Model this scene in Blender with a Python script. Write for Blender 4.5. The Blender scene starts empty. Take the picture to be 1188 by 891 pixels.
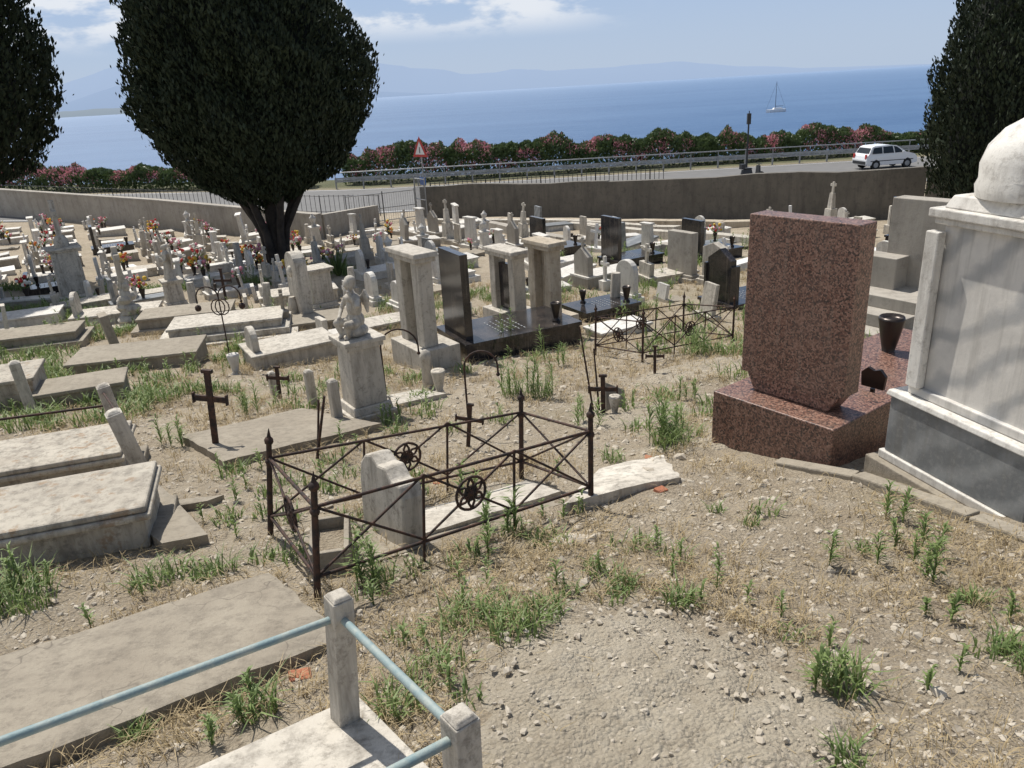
import bpy, math, random, numpy as np
from mathutils import Matrix, Vector, noise as mn
random.seed(7); rng=np.random.default_rng(11)
S=bpy.context.scene; COL=S.collection
# ------------------------------------------------------------ terrain
_ys=[-60,-10,0,3,5,8,12,16,22,30,40,50,66,80,110,145,170]
_zs=[5,1.2,0,-.55,-.95,-1.5,-2.15,-2.65,-3.15,-3.9,-4.5,-4.5,-4.6,-9,-18,-29,-34]
_Y=np.arange(-60,170,.1);_Z=np.convolve(np.pad(np.interp(_Y,_ys,_zs),15,mode='edge'),np.ones(31)/31,'valid')
_r=np.random.default_rng(3).random((256,256))
def vnoise(x,y):
    x=np.asarray(x,float);y=np.asarray(y,float)
    xi=np.floor(x).astype(int);yi=np.floor(y).astype(int);fx=x-xi;fy=y-yi
    fx=fx*fx*(3-2*fx);fy=fy*fy*(3-2*fy)
    g=lambda a,b:_r[a%256,b%256]
    return (g(xi,yi)*(1-fx)+g(xi+1,yi)*fx)*(1-fy)+(g(xi,yi+1)*(1-fx)+g(xi+1,yi+1)*fx)*fy-.5
def HV(x,y):
    x=np.asarray(x,float);y=np.asarray(y,float)
    z=np.interp(y,_Y,_Z)+.04*np.clip(-x-10,0,30)*np.clip((y-20)/20,0,1)
    a=np.clip((46-y)/6,0,1)
    return z+a*(.06*vnoise(x*.7,y*.7)+.035*vnoise(x*2.3+9,y*2.3)+.022*vnoise(x*7,y*7+5)+.014*vnoise(x*19,y*19))
def H(x,y): return float(HV(x,y))
# ------------------------------------------------------------ materials
def newmat(n):
    m=bpy.data.materials.new(n);m.use_nodes=True;nt=m.node_tree
    return m,nt,nt.nodes['Principled BSDF']
def nd(nt,t,**k):
    n=nt.nodes.new(t)
    for a,b in k.items():
        if a in n.inputs: n.inputs[a].default_value=b
        else: setattr(n,a,b)
    return n
def noise(nt,vec,scale,detail=6,rough=.6):
    n=nd(nt,'ShaderNodeTexNoise');n.inputs['Scale'].default_value=scale;n.inputs['Detail'].default_value=min(detail,5);n.inputs['Roughness'].default_value=rough
    nt.links.new(vec,n.inputs['Vector']);return n.outputs['Fac']
def ramp(nt,fac,a,b,ca=(0,0,0),cb=(1,1,1)):
    n=nd(nt,'ShaderNodeValToRGB');e=n.color_ramp.elements;e[0].position=a;e[1].position=b;e[0].color=(*ca,1);e[1].color=(*cb,1)
    nt.links.new(fac,n.inputs[0]);return n.outputs[0]
def mix(nt,fac,a,b,mode='MIX'):
    n=nd(nt,'ShaderNodeMix');n.data_type='RGBA';n.blend_type=mode
    for s,v in ((0,fac),(6,a),(7,b)):
        if isinstance(v,(int,float)): n.inputs[s].default_value=v
        elif isinstance(v,tuple): n.inputs[s].default_value=(*v,1)
        else: nt.links.new(v,n.inputs[s])
    return n.outputs[2]
def bump(nt,bs,h,st,dist=.01):
    b=nd(nt,'ShaderNodeBump');b.inputs['Strength'].default_value=st;b.inputs['Distance'].default_value=dist
    nt.links.new(h,b.inputs['Height']);nt.links.new(b.outputs[0],bs.inputs['Normal'])
def objvec(nt,sc=(1,1,1)):
    t=nd(nt,'ShaderNodeTexCoord');oi=nd(nt,'ShaderNodeObjectInfo')
    m=nd(nt,'ShaderNodeMapping');m.inputs['Scale'].default_value=sc
    a=nd(nt,'ShaderNodeVectorMath');a.operation='ADD'
    mu=nd(nt,'ShaderNodeMath');mu.operation='MULTIPLY';mu.inputs[1].default_value=37
    nt.links.new(oi.outputs['Random'],mu.inputs[0]);nt.links.new(t.outputs['Object'],a.inputs[0]);nt.links.new(mu.outputs[0],a.inputs[1])
    nt.links.new(a.outputs[0],m.inputs['Vector']);return m.outputs[0],oi.outputs['Random']
def crackmask(nt,v,sc,width=.012):
    dv=nd(nt,'ShaderNodeVectorMath');dv.operation='ADD';nt.links.new(v,dv.inputs[0])
    n3=nd(nt,'ShaderNodeTexNoise');n3.inputs['Scale'].default_value=4;nt.links.new(v,n3.inputs['Vector']);s=nd(nt,'ShaderNodeVectorMath');s.operation='SCALE';s.inputs['Scale'].default_value=.35;nt.links.new(n3.outputs['Color'],s.inputs[0]);nt.links.new(s.outputs[0],dv.inputs[1])
    vo=nd(nt,'ShaderNodeTexVoronoi');vo.feature='DISTANCE_TO_EDGE';vo.inputs['Scale'].default_value=sc;nt.links.new(dv.outputs[0],vo.inputs['Vector'])
    return mix(nt,1.0,ramp(nt,vo.outputs['Distance'],0,width,(.8,)*3,(0,0,0)),ramp(nt,noise(nt,v,1.7,3),.45,.6),'MULTIPLY')
def stone(n,c1,c2,dark,stain=.5,rough=.75,bs_=.35,scale=1.,lichen=None,cracks=0):
    m,nt,b=newmat(n);v,rnd=objvec(nt);vs,_=objvec(nt,(4,4,.6))
    c=mix(nt,ramp(nt,noise(nt,v,2.2*scale,8,.65),.35,.68),c1,c2)
    c=mix(nt,ramp(nt,noise(nt,vs,2.6*scale,6,.7),.46,.72,(0,0,0),(stain,)*3),c,dark)
    c=mix(nt,ramp(nt,noise(nt,v,13*scale,5,.8),.52,.66,(0,0,0),(stain*.85,)*3),c,dark)
    if lichen: c=mix(nt,ramp(nt,noise(nt,v,7*scale,7,.7),.57,.65,(0,0,0),(.8,)*3),c,lichen)
    c=mix(nt,ramp(nt,rnd,0,1,(.0,)*3,(.42,)*3),c,mix(nt,.55,c1,dark))
    if cracks: c=mix(nt,crackmask(nt,v,cracks),c,dark)
    nt.links.new(c,b.inputs['Base Color']);b.inputs['Roughness'].default_value=rough
    bump(nt,b,noise(nt,v,38*scale,8,.75),bs_,.012);return m
MARB=stone('weathered_marble',(.64,.595,.515),(.48,.435,.365),(.14,.12,.095),.8,.8,.45)
MARB2=stone('clean_marble',(.74,.715,.66),(.60,.57,.515),(.24,.215,.185),.6,.6,.25)
MLICH=stone('lichen_marble',(.52,.475,.395),(.39,.345,.28),(.12,.105,.085),.8,.85,.5,1.,(.27,.17,.09))
CONC=stone('weathered_concrete',(.38,.335,.265),(.29,.25,.195),(.15,.13,.10),.65,.9,.7)
CONCR=stone('cracked_concrete',(.37,.325,.255),(.28,.24,.185),(.13,.11,.085),.65,.9,.8,1.,None,2.2)
WALLM=stone('old_render_wall',(.20,.18,.15),(.13,.12,.10),(.06,.055,.05),.7,.95,.6,.35)
WALLL=stone('pale_render_wall',(.45,.415,.36),(.34,.31,.26),(.17,.15,.13),.6,.95,.5,.35)
SAND=stone('sandstone',(.50,.44,.35),(.40,.33,.24),(.18,.14,.10),.6,.9,.6)
PLANT=stone('painted_white',(.8,.79,.76),(.7,.69,.66),(.35,.32,.3),.3,.6,.2)
def bardiglio(n,base,vein,rough=.45,dk=.5):
    m,nt,b=newmat(n);v,_=objvec(nt)
    mp=nd(nt,'ShaderNodeMapping');mp.inputs['Rotation'].default_value=(.75,.2,.3);nt.links.new(v,mp.inputs[0])
    w=nd(nt,'ShaderNodeTexWave');w.inputs['Scale'].default_value=1.3;w.inputs['Distortion'].default_value=6;w.inputs['Detail'].default_value=5;w.inputs['Detail Scale'].default_value=1.6
    w.bands_direction='Z';nt.links.new(mp.outputs[0],w.inputs[0])
    c=mix(nt,ramp(nt,w.outputs['Fac'],.40,.95,(0,0,0),(.9,)*3),base,vein)
    c=mix(nt,ramp(nt,noise(nt,v,3,8,.7),.42,.72,(0,0,0),(.45,)*3),c,tuple(x*dk for x in base))
    vs,_=objvec(nt,(7,7,.5));c=mix(nt,ramp(nt,noise(nt,vs,2,6),.5,.72,(0,0,0),(.4,)*3),c,(.14,.13,.11))
    c=mix(nt,ramp(nt,noise(nt,v,30,5,.7),.5,.75,(0,0,0),(.3,)*3),c,(.45,.43,.40))
    nt.links.new(c,b.inputs['Base Color']);b.inputs['Roughness'].default_value=rough
    bump(nt,b,noise(nt,v,45,6),.12);return m
BARD=bardiglio('grey_veined_marble',(.64,.61,.56),(.36,.36,.355),.5,.65)
BARDD=bardiglio('dark_grey_marble',(.17,.18,.185),(.27,.28,.28),.4)
def granite(n,cols,rough,sc=120):
    m,nt,b=newmat(n);v,_=objvec(nt)
    vo=nd(nt,'ShaderNodeTexVoronoi');vo.inputs['Scale'].default_value=sc;nt.links.new(v,vo.inputs['Vector'])
    sx=nd(nt,'ShaderNodeSeparateColor');nt.links.new(vo.outputs['Color'],sx.inputs[0])
    r=nd(nt,'ShaderNodeValToRGB');r.color_ramp.interpolation='CONSTANT';e=r.color_ramp.elements
    for i,c in enumerate(cols):
        if i<2: el=e[i];el.position=i/len(cols)
        else: el=e.new(i/len(cols))
        el.color=(*c,1)
    nt.links.new(sx.outputs[0],r.inputs[0])
    c=mix(nt,ramp(nt,noise(nt,v,3,6),.4,.75,(0,0,0),(.25,)*3),r.outputs[0],(.22,.17,.14))
    vs,_=objvec(nt,(12,12,.5));c=mix(nt,ramp(nt,noise(nt,vs,2,4),.54,.75,(0,0,0),(.25,)*3),c,(.32,.27,.22))
    nt.links.new(c,b.inputs['Base Color']);b.inputs['Roughness'].default_value=rough
    bump(nt,b,noise(nt,v,60,3),.03);return m
REDG=granite('red_granite',[(.195,.10,.07),(.045,.028,.024),(.30,.175,.13),(.15,.072,.052),(.24,.135,.10),(.09,.048,.038)],.4,85)
BLKG=granite('black_granite',[(.012,.012,.014),(.02,.02,.022),(.03,.03,.033),(.01,.01,.011)],.12,150)
def simple(n,c,rough=.6,metal=0,c2=None,sc=12):
    m,nt,b=newmat(n)
    if c2:
        v,_=objvec(nt);nt.links.new(mix(nt,ramp(nt,noise(nt,v,sc,6),.4,.65),c,c2),b.inputs['Base Color']);bump(nt,b,noise(nt,v,sc*6,4),.3,.004)
    else: b.inputs['Base Color'].default_value=(*c,1)
    b.inputs['Roughness'].default_value=rough;b.inputs['Metallic'].default_value=metal;return m
IRON=simple('rusty_iron',(.022,.016,.014),.75,.1,(.085,.04,.025),25)
PIPE=simple('blue_grey_paint',(.20,.28,.29),.6,0,(.33,.37,.34),18)
STEEL=simple('galvanised_steel',(.35,.36,.37),.45,.5,(.26,.27,.28),3)
DKMET=simple('dark_metal',(.04,.042,.045),.5,.2)
CARW=simple('car_paint',(.78,.79,.8),.25);GLASS=simple('car_glass',(.015,.018,.02),.08);TYRE=simple('tyre',(.015,.015,.015),.8)
REDP=simple('red_paint',(.5,.05,.04),.5);BLUEP=simple('blue_paint',(.03,.12,.4),.5);WHP=simple('white_paint',(.75,.75,.75),.5)
TERRA=simple('terracotta',(.42,.16,.085),.9,0,(.30,.12,.07))
BRONZE=simple('dark_bronze',(.05,.04,.035),.35,.6)
def leafmat(n,a,b_,rough=.65,sc=3.,trans=.0,isl=1.6):
    m,nt,b=newmat(n);g=nd(nt,'ShaderNodeNewGeometry')
    c=mix(nt,ramp(nt,noise(nt,g.outputs['Position'],sc,4),.35,.65),a,b_)
    c=mix(nt,ramp(nt,g.outputs['Random Per Island'],0,1,(0,0,0),(.6,)*3),c,tuple(x*isl for x in b_))
    nt.links.new(c,b.inputs['Base Color']);b.inputs['Roughness'].default_value=rough
    if trans:
        t=nd(nt,'ShaderNodeBsdfTranslucent');nt.links.new(c,t.inputs[0]);ms=nd(nt,'ShaderNodeMixShader');ms.inputs[0].default_value=trans
        nt.links.new(b.outputs[0],ms.inputs[1]);nt.links.new(t.outputs[0],ms.inputs[2]);nt.links.new(ms.outputs[0],nt.nodes['Material Output'].inputs[0])
    return m
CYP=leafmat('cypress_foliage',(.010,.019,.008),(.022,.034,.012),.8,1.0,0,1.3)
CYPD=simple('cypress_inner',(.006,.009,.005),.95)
OLE=leafmat('oleander_leaves',(.05,.085,.03),(.085,.12,.045),.5,1.,.2)
OLEF=leafmat('oleander_flowers',(.50,.17,.21),(.56,.27,.30),.6,2.,.2)
WEED=leafmat('weed_leaves',(.11,.175,.05),(.18,.235,.08),.6,3.,.35)
DRY=leafmat('dry_grass_blades',(.42,.33,.19),(.31,.24,.135),.8,2.,.2)
BARK=simple('cypress_bark',(.06,.048,.04),.9,0,(.03,.025,.02),5)
FRED=simple('red_petals',(.5,.03,.03));FPNK=simple('pink_petals',(.65,.25,.32));FYEL=simple('yellow_petals',(.7,.45,.05));FWHT=simple('white_petals',(.8,.78,.72));FORG=simple('orange_petals',(.75,.2,.04))
PEB=leafmat('pebble_stone',(.34,.29,.225),(.42,.375,.305),.9,5.,0,1.3)
def groundmat(name,a,b1,lite,dk,dkf,scrub=True,cr=0):
    m,nt,b=newmat(name);g=nd(nt,'ShaderNodeNewGeometry');P=g.outputs['Position']
    c=mix(nt,ramp(nt,noise(nt,P,.9,7,.65),.35,.66),a,b1)
    c=mix(nt,ramp(nt,noise(nt,P,5,8,.75),.48,.68,(0,0,0),(.7,)*3),c,lite)
    c=mix(nt,ramp(nt,noise(nt,P,17,8,.8),.52,.64,(0,0,0),(dkf,)*3),c,dk)
    if scrub: c=mix(nt,ramp(nt,noise(nt,P,.5,5,.6),.54,.7,(0,0,0),(.3,)*3),c,(.24,.22,.12))
    vo=nd(nt,'ShaderNodeTexVoronoi');vo.inputs['Scale'].default_value=55;nt.links.new(P,vo.inputs['Vector'])
    c=mix(nt,ramp(nt,vo.outputs['Distance'],.12,.3,(.5,)*3,(0,0,0)),c,(.52,.455,.36))
    if cr: c=mix(nt,crackmask(nt,P,cr,.01),c,dk)
    if scrub:
        sx=nd(nt,'ShaderNodeSeparateXYZ');nt.links.new(P,sx.inputs[0]);r=nd(nt,'ShaderNodeMapRange');r.inputs[1].default_value=57;r.inputs[2].default_value=59.5;nt.links.new(sx.outputs['Y'],r.inputs[0])
        c=mix(nt,r.outputs[0],c,mix(nt,noise(nt,P,.8,5),(.06,.075,.03),(.15,.14,.07)))
    nt.links.new(c,b.inputs['Base Color']);b.inputs['Roughness'].default_value=.95
    ad=nd(nt,'ShaderNodeMath');ad.operation='SUBTRACT';nt.links.new(noise(nt,P,40,9,.8),ad.inputs[0]);
    mu=nd(nt,'ShaderNodeMath');mu.operation='MULTIPLY';mu.inputs[1].default_value=.6;nt.links.new(vo.outputs['Distance'],mu.inputs[0]);nt.links.new(mu.outputs[0],ad.inputs[1])
    bump(nt,b,ad.outputs[0],.95,.032);return m
GROUND=groundmat('dry_soil',(.445,.375,.275),(.32,.26,.185),(.52,.455,.355),(.18,.14,.095),.7)
CEM=groundmat('dusty_cement',(.52,.455,.35),(.42,.36,.27),(.56,.50,.40),(.26,.21,.15),.45,False,2.6)
def asph():
    m,nt,b=newmat('asphalt');g=nd(nt,'ShaderNodeNewGeometry')
    nt.links.new(mix(nt,noise(nt,g.outputs['Position'],1.5,8),(.12,.12,.12),(.20,.195,.19)),b.inputs['Base Color']);b.inputs['Roughness'].default_value=.9;return m
ASPH=asph()
# ------------------------------------------------------------ mesh builder
class B:
    def __init__(s): s.v=[];s.f=[];s.m=[];s.s=[];s.mats=[];s.T=Matrix()
    def mi(s,m):
        if m not in s.mats:s.mats.append(m)
        return s.mats.index(m)
    def add(s,vs,fs,mat,smooth=False):
        o=len(s.v);s.v+=[tuple(s.T@Vector(v)) for v in vs];i=s.mi(mat)
        for f in fs:s.f.append([o+a for a in f]);s.m.append(i);s.s.append(smooth)
    def box(s,x0,x1,y0,y1,z0,z1,mat,tp=(1,1)):
        cx,cy=(x0+x1)/2,(y0+y1)/2;hx,hy=(x1-x0)/2,(y1-y0)/2
        vs=[(cx+a*hx*k,cy+b*hy*l,z) for z,k,l in ((z0,1,1),(z1,tp[0],tp[1])) for a,b in((-1,-1),(1,-1),(1,1),(-1,1))]
        s.add(vs,[(3,2,1,0),(4,5,6,7),(0,1,5,4),(1,2,6,5),(2,3,7,6),(3,0,4,7)],mat)
    def prism(s,pts,x0,x1,mat):
        n=len(pts);vs=[(x0,a,b) for a,b in pts]+[(x1,a,b) for a,b in pts]
        s.add(vs,[tuple(range(n-1,-1,-1)),tuple(range(n,2*n))]+[(i,(i+1)%n,n+(i+1)%n,n+i) for i in range(n)],mat)
    def poly(s,pts,z0,z1,mat):
        n=len(pts);zz=z1 if isinstance(z1,list) else [z1]*n;z00=z0 if isinstance(z0,list) else [z0]*n
        vs=[(a,b,z00[i]) for i,(a,b) in enumerate(pts)]+[(a,b,zz[i]) for i,(a,b) in enumerate(pts)]
        s.add(vs,[tuple(range(n-1,-1,-1)),tuple(range(n,2*n))]+[(i,(i+1)%n,n+(i+1)%n,n+i) for i in range(n)],mat)
    def cyl(s,p,q,r0,r1,mat,n=8,smooth=True):
        p=Vector(p);q=Vector(q);d=(q-p);d.normalize() if d.length else None
        a=d.orthogonal().normalized();b=d.cross(a)
        vs=[tuple(c+(a*math.cos(t)+b*math.sin(t))*r) for c,r in((p,r0),(q,r1)) for t in [2*math.pi*i/n for i in range(n)]]
        s.add(vs,[(i,(i+1)%n,n+(i+1)%n,n+i) for i in range(n)],mat,smooth);s.add(vs,[tuple(range(n-1,-1,-1)),tuple(range(n,2*n))],mat)
    def tube(s,pts,r,mat,n=6):
        for a,b in zip(pts,pts[1:]): s.cyl(a,b,r,r,mat,n)
    def lathe(s,prof,mat,c=(0,0),n=20,smooth=True,z=0):
        vs=[(c[0]+r*math.cos(2*math.pi*i/n),c[1]+r*math.sin(2*math.pi*i/n),z+h) for r,h in prof for i in range(n)]
        fs=[(j*n+i,j*n+(i+1)%n,(j+1)*n+(i+1)%n,(j+1)*n+i) for j in range(len(prof)-1) for i in range(n)]
        s.add(vs,fs,mat,smooth);s.add(vs,[tuple(range(n-1,-1,-1)),tuple(range((len(prof)-1)*n,len(prof)*n))],mat)
    def ball(s,c,r,mat,n=10):
        r=(r,r,r) if isinstance(r,(int,float)) else r;k=n//2+1
        vs=[(c[0]+r[0]*math.sin(math.pi*(j+.02)/(k+.04))*math.cos(2*math.pi*i/n),c[1]+r[1]*math.sin(math.pi*(j+.02)/(k+.04))*math.sin(2*math.pi*i/n),c[2]+r[2]*math.cos(math.pi*(j+.02)/(k+.04))) for j in range(k+1) for i in range(n)]
        s.add(vs,[(j*n+i,(j+1)*n+i,(j+1)*n+(i+1)%n,j*n+(i+1)%n) for j in range(k) for i in range(n)],mat,True)
    def ring(s,c,R,r,mat,ax='x',n=16):
        pts=[]
        for i in range(n+1):
            t=2*math.pi*i/n
            pts.append((c[0],c[1]+R*math.cos(t),c[2]+R*math.sin(t)) if ax=='x' else (c[0]+R*math.cos(t),c[1],c[2]+R*math.sin(t)))
        s.tube(pts,r,mat,5)
    def mesh(s,name):
        me=bpy.data.meshes.new(name);me.from_pydata(s.v,[],s.f)
        for m in s.mats:me.materials.append(m)
        me.polygons.foreach_set('material_index',s.m);me.polygons.foreach_set('use_smooth',s.s);me.update();return me
    def obj(s,name,loc=(0,0,0),rot=0,bevel=0,tilt=(0,0),me=None):
        return place(name,s.mesh(name),loc,rot,bevel,tilt)
def place(name,me,loc,rot=0,bevel=0,tilt=(0,0),sc=1):
    o=bpy.data.objects.new(name,me);COL.objects.link(o);o.location=loc;o.rotation_euler=(math.radians(tilt[0]),math.radians(tilt[1]),math.radians(rot));o.scale=(sc,sc,sc) if isinstance(sc,(int,float)) else sc
    if bevel:
        b=o.modifiers.new('bevel','BEVEL');b.width=bevel;b.segments=2;b.limit_method='ANGLE';b.angle_limit=.6
    return o
def G(x,y,dz=-.04): return (x,y,H(x,y)+dz)
def npmesh(name,V,F,mats,mi=None,smooth=False):
    me=bpy.data.meshes.new(name);k=F.shape[1]
    me.vertices.add(len(V));me.vertices.foreach_set('co',V.astype('f').ravel())
    me.loops.add(F.size);me.loops.foreach_set('vertex_index',F.astype('i').ravel())
    me.polygons.add(len(F));me.polygons.foreach_set('loop_start',np.arange(0,F.size,k,dtype='i'));me.polygons.foreach_set('loop_total',np.full(len(F),k,'i'))
    for m in mats:me.materials.append(m)
    if mi is not None:me.polygons.foreach_set('material_index',mi.astype('i'))
    me.polygons.foreach_set('use_smooth',np.full(len(F),smooth));me.update(calc_edges=True);me.validate()
    o=bpy.data.objects.new(name,me);COL.objects.link(o);return o
# ------------------------------------------------------------ ground
xs=np.unique(np.round(np.concatenate([np.linspace(-500,-60,12),np.arange(-60,-16,1.),np.arange(-16,-5,.3),np.arange(-5,5,.035),np.arange(5,16,.3),np.arange(16,60,1.),np.linspace(60,500,12)]),4))
yy=np.unique(np.round(np.concatenate([np.linspace(-60,-4,10),np.arange(-4,1,.3),np.arange(1,8,.035),np.arange(8,14,.12),np.arange(14,30,.4),np.arange(30,70,1.),np.arange(70,170,4.)]),4))
X,Yg=np.meshgrid(xs,yy);V=np.stack([X,Yg,HV(X,Yg)],-1).reshape(-1,3);nx=len(xs);ny=len(yy)
i,j=np.meshgrid(np.arange(nx-1),np.arange(ny-1));a=(j*nx+i).ravel();F=np.stack([a,a+1,a+nx+1,a+nx],1)
npmesh('ground',V,F,[GROUND],smooth=True)
# sea
def seamat():
    m,nt,b=newmat('sea_water');g=nd(nt,'ShaderNodeNewGeometry');P=g.outputs['Position']
    mp=nd(nt,'ShaderNodeMapping');mp.inputs['Scale'].default_value=(.0015,.007,1);nt.links.new(P,mp.inputs[0])
    n=noise(nt,mp.outputs[0],1,6,.65)
    mp3=nd(nt,'ShaderNodeMapping');mp3.inputs['Scale'].default_value=(.03,.11,1);nt.links.new(P,mp3.inputs[0])
    n3=noise(nt,mp3.outputs[0],1,5,.75)
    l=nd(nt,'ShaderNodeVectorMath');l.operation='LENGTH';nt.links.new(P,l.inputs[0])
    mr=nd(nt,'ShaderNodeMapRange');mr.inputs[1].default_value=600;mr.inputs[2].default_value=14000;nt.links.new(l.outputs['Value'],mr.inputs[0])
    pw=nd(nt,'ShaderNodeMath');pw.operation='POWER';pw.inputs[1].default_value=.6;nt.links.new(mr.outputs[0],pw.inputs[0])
    c=mix(nt,ramp(nt,n,.35,.65),(.04,.10,.215),(.075,.15,.28));c=mix(nt,ramp(nt,n3,.35,.7,(0,0,0),(.5,)*3),c,(.12,.20,.34));c=mix(nt,pw.outputs[0],c,(.21,.30,.45))  # last mix pales with distance: sky sheen near the horizon painted into the colour
    nt.links.new(c,b.inputs['Base Color']);b.inputs['Roughness'].default_value=.45
    b.inputs['Specular IOR Level'].default_value=.3
    mp2=nd(nt,'ShaderNodeMapping');mp2.inputs['Scale'].default_value=(.12,.3,.3);nt.links.new(P,mp2.inputs[0])
    bump(nt,b,noise(nt,mp2.outputs[0],1,5,.6),1,1.2)
    return m
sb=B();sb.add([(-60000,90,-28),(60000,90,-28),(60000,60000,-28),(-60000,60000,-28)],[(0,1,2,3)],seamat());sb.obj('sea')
def haze(n,c,e):  # aerial haze painted onto far land as a glowing surface colour
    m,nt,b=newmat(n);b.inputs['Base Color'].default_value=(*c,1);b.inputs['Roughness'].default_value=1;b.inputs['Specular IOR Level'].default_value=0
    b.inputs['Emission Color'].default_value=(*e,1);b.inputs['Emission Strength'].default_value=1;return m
def ridge(name,y,x0,x1,hf,mat,n=140):
    V=[];F=[]
    for i in range(n+1):
        x=x0+(x1-x0)*i/n;h=hf(x,i/n);V+=[(x,y,-28),(x,y+h*2,-28+h),(x,y+h*6+500,-28)]
    for i in range(n):
        F+=[(3*i,3*i+3,3*i+4,3*i+1),(3*i+1,3*i+4,3*i+5,3*i+2)]
    b=B();b.add(V,F,mat,True);return b.obj(name)
def hf(s,amp,lo):
    return lambda x,t: max(5,(lo+amp*(.5+mn.fractal(Vector((x*s,3.3,0)),1,2,5)))*min(1,t*6,(1-t)*2.0))
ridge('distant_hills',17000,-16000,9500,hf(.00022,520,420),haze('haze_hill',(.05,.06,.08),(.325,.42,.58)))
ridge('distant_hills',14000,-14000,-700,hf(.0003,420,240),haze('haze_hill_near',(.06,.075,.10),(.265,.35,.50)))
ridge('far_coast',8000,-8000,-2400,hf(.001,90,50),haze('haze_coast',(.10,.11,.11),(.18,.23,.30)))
b=B();b.poly([(-9,0),(-6,-2),(5,-2.2),(8,-1.2),(8,1.2),(5,2.2),(-6,2)],0,2.2,WHP);b.box(-3,5,-1.3,1.3,2.2,3.4,WHP,(.8,.8))
b.cyl((-1,0,2),(-1,0,23),.22,.14,DKMET);b.cyl((-1,0,4.5),(6,0,4.5),.2,.15,DKMET);b.cyl((-9,0,2.4),(-1,0,22),.06,.06,DKMET);b.cyl((8,0,2.4),(-1,0,22),.06,.06,DKMET);b.obj('sailing_boat',(226,655,-28),10)
# ------------------------------------------------------------ walls, road
def wall(name,pts,tops,th,mat,cap=None,base=.4,jag=0):
    b=B()
    for k,(p,q) in enumerate(zip(pts,pts[1:])):
        p=Vector(p);q=Vector(q);L=(q-p).length;d=(q-p)/L;nrm=Vector((-d.y,d.x))*th/2
        n=max(1,int(L/1.5));z0=tops[k];z1=tops[k+1]
        for i in range(n):
            a=p+d*L*i/n;c=p+d*L*(i+1)/n;ta=z0+(z1-z0)*i/n;tc=z0+(z1-z0)*(i+1)/n
            if jag: ta+=jag*(_r[i,k]-.5)*.15;tc+=jag*(_r[i+1,k]-.5)*.15
            P4=[tuple(a-nrm),tuple(c-nrm),tuple(c+nrm),tuple(a+nrm)]
            b.poly(P4,[H(*x)-base for x in P4],[ta,tc,tc,ta],mat)
            if cap:
                n2=nrm*1.3;P4=[tuple(a-n2),tuple(c-n2),tuple(c+n2),tuple(a+n2)]
                b.poly(P4,[ta+.002,tc+.002,tc+.002,ta+.002],[ta+.08,tc+.08,tc+.08,ta+.08],cap)
    return b.obj(name)
wall('concrete_retaining_wall',[(-4.2,42),(5,36.6),(12.2,32.4),(16.3,30)],[-2.83,-2.5,-2.12,-1.93],.35,WALLM,None,.4,.7)
wall('concrete_retaining_wall',[(16.32,29.98),(22,26.7),(34,20)],[-1.98,-1.7,-1.2],.35,WALLM,None)
wall('cemetery_boundary_wall',[(-60,60),(-29.5,47),(-18,41.5),(-8.3,35.5)],[-2.0,-2.2,-2.75,-3.16],.3,WALLL,WALLL,.4,0)
wall('cemetery_boundary_wall',[(-8.3,35.8),(-6.5,40.5)],[-3.16,-3.5],.3,WALLL,None)
def curb(name,pts,h,w,mat):
    b=B()
    for p,q in zip(pts,pts[1:]):
        p=Vector(p);q=Vector(q);L=(q-p).length;d=(q-p)/L;nr=Vector((-d.y,d.x))*w/2;n=max(1,int(L/1.2))
        for i in range(n):
            a=p+d*L*i/n;c=p+d*(L*(i+1)/n-.012);P4=[tuple(a-nr),tuple(c-nr),tuple(c+nr),tuple(a+nr)]
            hh=h+random.uniform(-.008,.008);b.poly(P4,[H(*x)-.15 for x in P4],[H(*a)+hh,H(*c)+hh,H(*c)+hh,H(*a)+hh],mat)
    return b.obj(name,bevel=.012)
curb('stone_kerb',[(-1.17,37.3),(.4,33),(2.1,28),(5.15,23.4)],.35,.4,WALLL)
curb('stone_kerb',[(-3.4,39.5),(3.17,35.1),(6.88,30.2)],.25,.4,MARB)
curb('stone_kerb',[(-1.0,38.6),(6,33.6),(12,29.4)],.25,.5,SAND)
curb('stone_kerb',[(2.9,34),(6.6,27.5),(8.5,22.5)],.3,.4,MARB)
curb('stone_kerb',[(-6.5,37.5),(-4,34.5),(-1.6,30)],.2,.4,WALLL)
b=B();n=30
def RZ(x,y): return float(HV(x,y))
V=[];F=[]
for i in range(n+1):
    x=-60+120*i/n
    for y in (44.5,50.5,57.5): V.append((x,y,max(RZ(x,y),RZ(x,y+.5))+.02))
for i in range(n): F+=[(3*i,3*i+3,3*i+4,3*i+1),(3*i+1,3*i+4,3*i+5,3*i+2)]
b.add(V,F,ASPH);b.obj('road')
b=B()
for y0,y1 in((44.9,45.02),(57.0,57.12)):
    for i in range(n):
        x=-60+120*i/n;b.add([(x,y0,RZ(x,y0)+.028+.0),(x+4,y0,RZ(x+4,y0)+.028),(x+4,y1,RZ(x+4,y1)+.028),(x,y1,RZ(x,y1)+.028)],[(0,1,2,3)],WHP)
b.obj('road_edge_line')
b=B()
def gz(x): return RZ(x,58)
for i in range(-12,48,1):
    x=i*1.0
    if i%2==0: b.box(x-.05,x+.05,58.05,58.15,gz(x),gz(x)+.8,STEEL)
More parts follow.
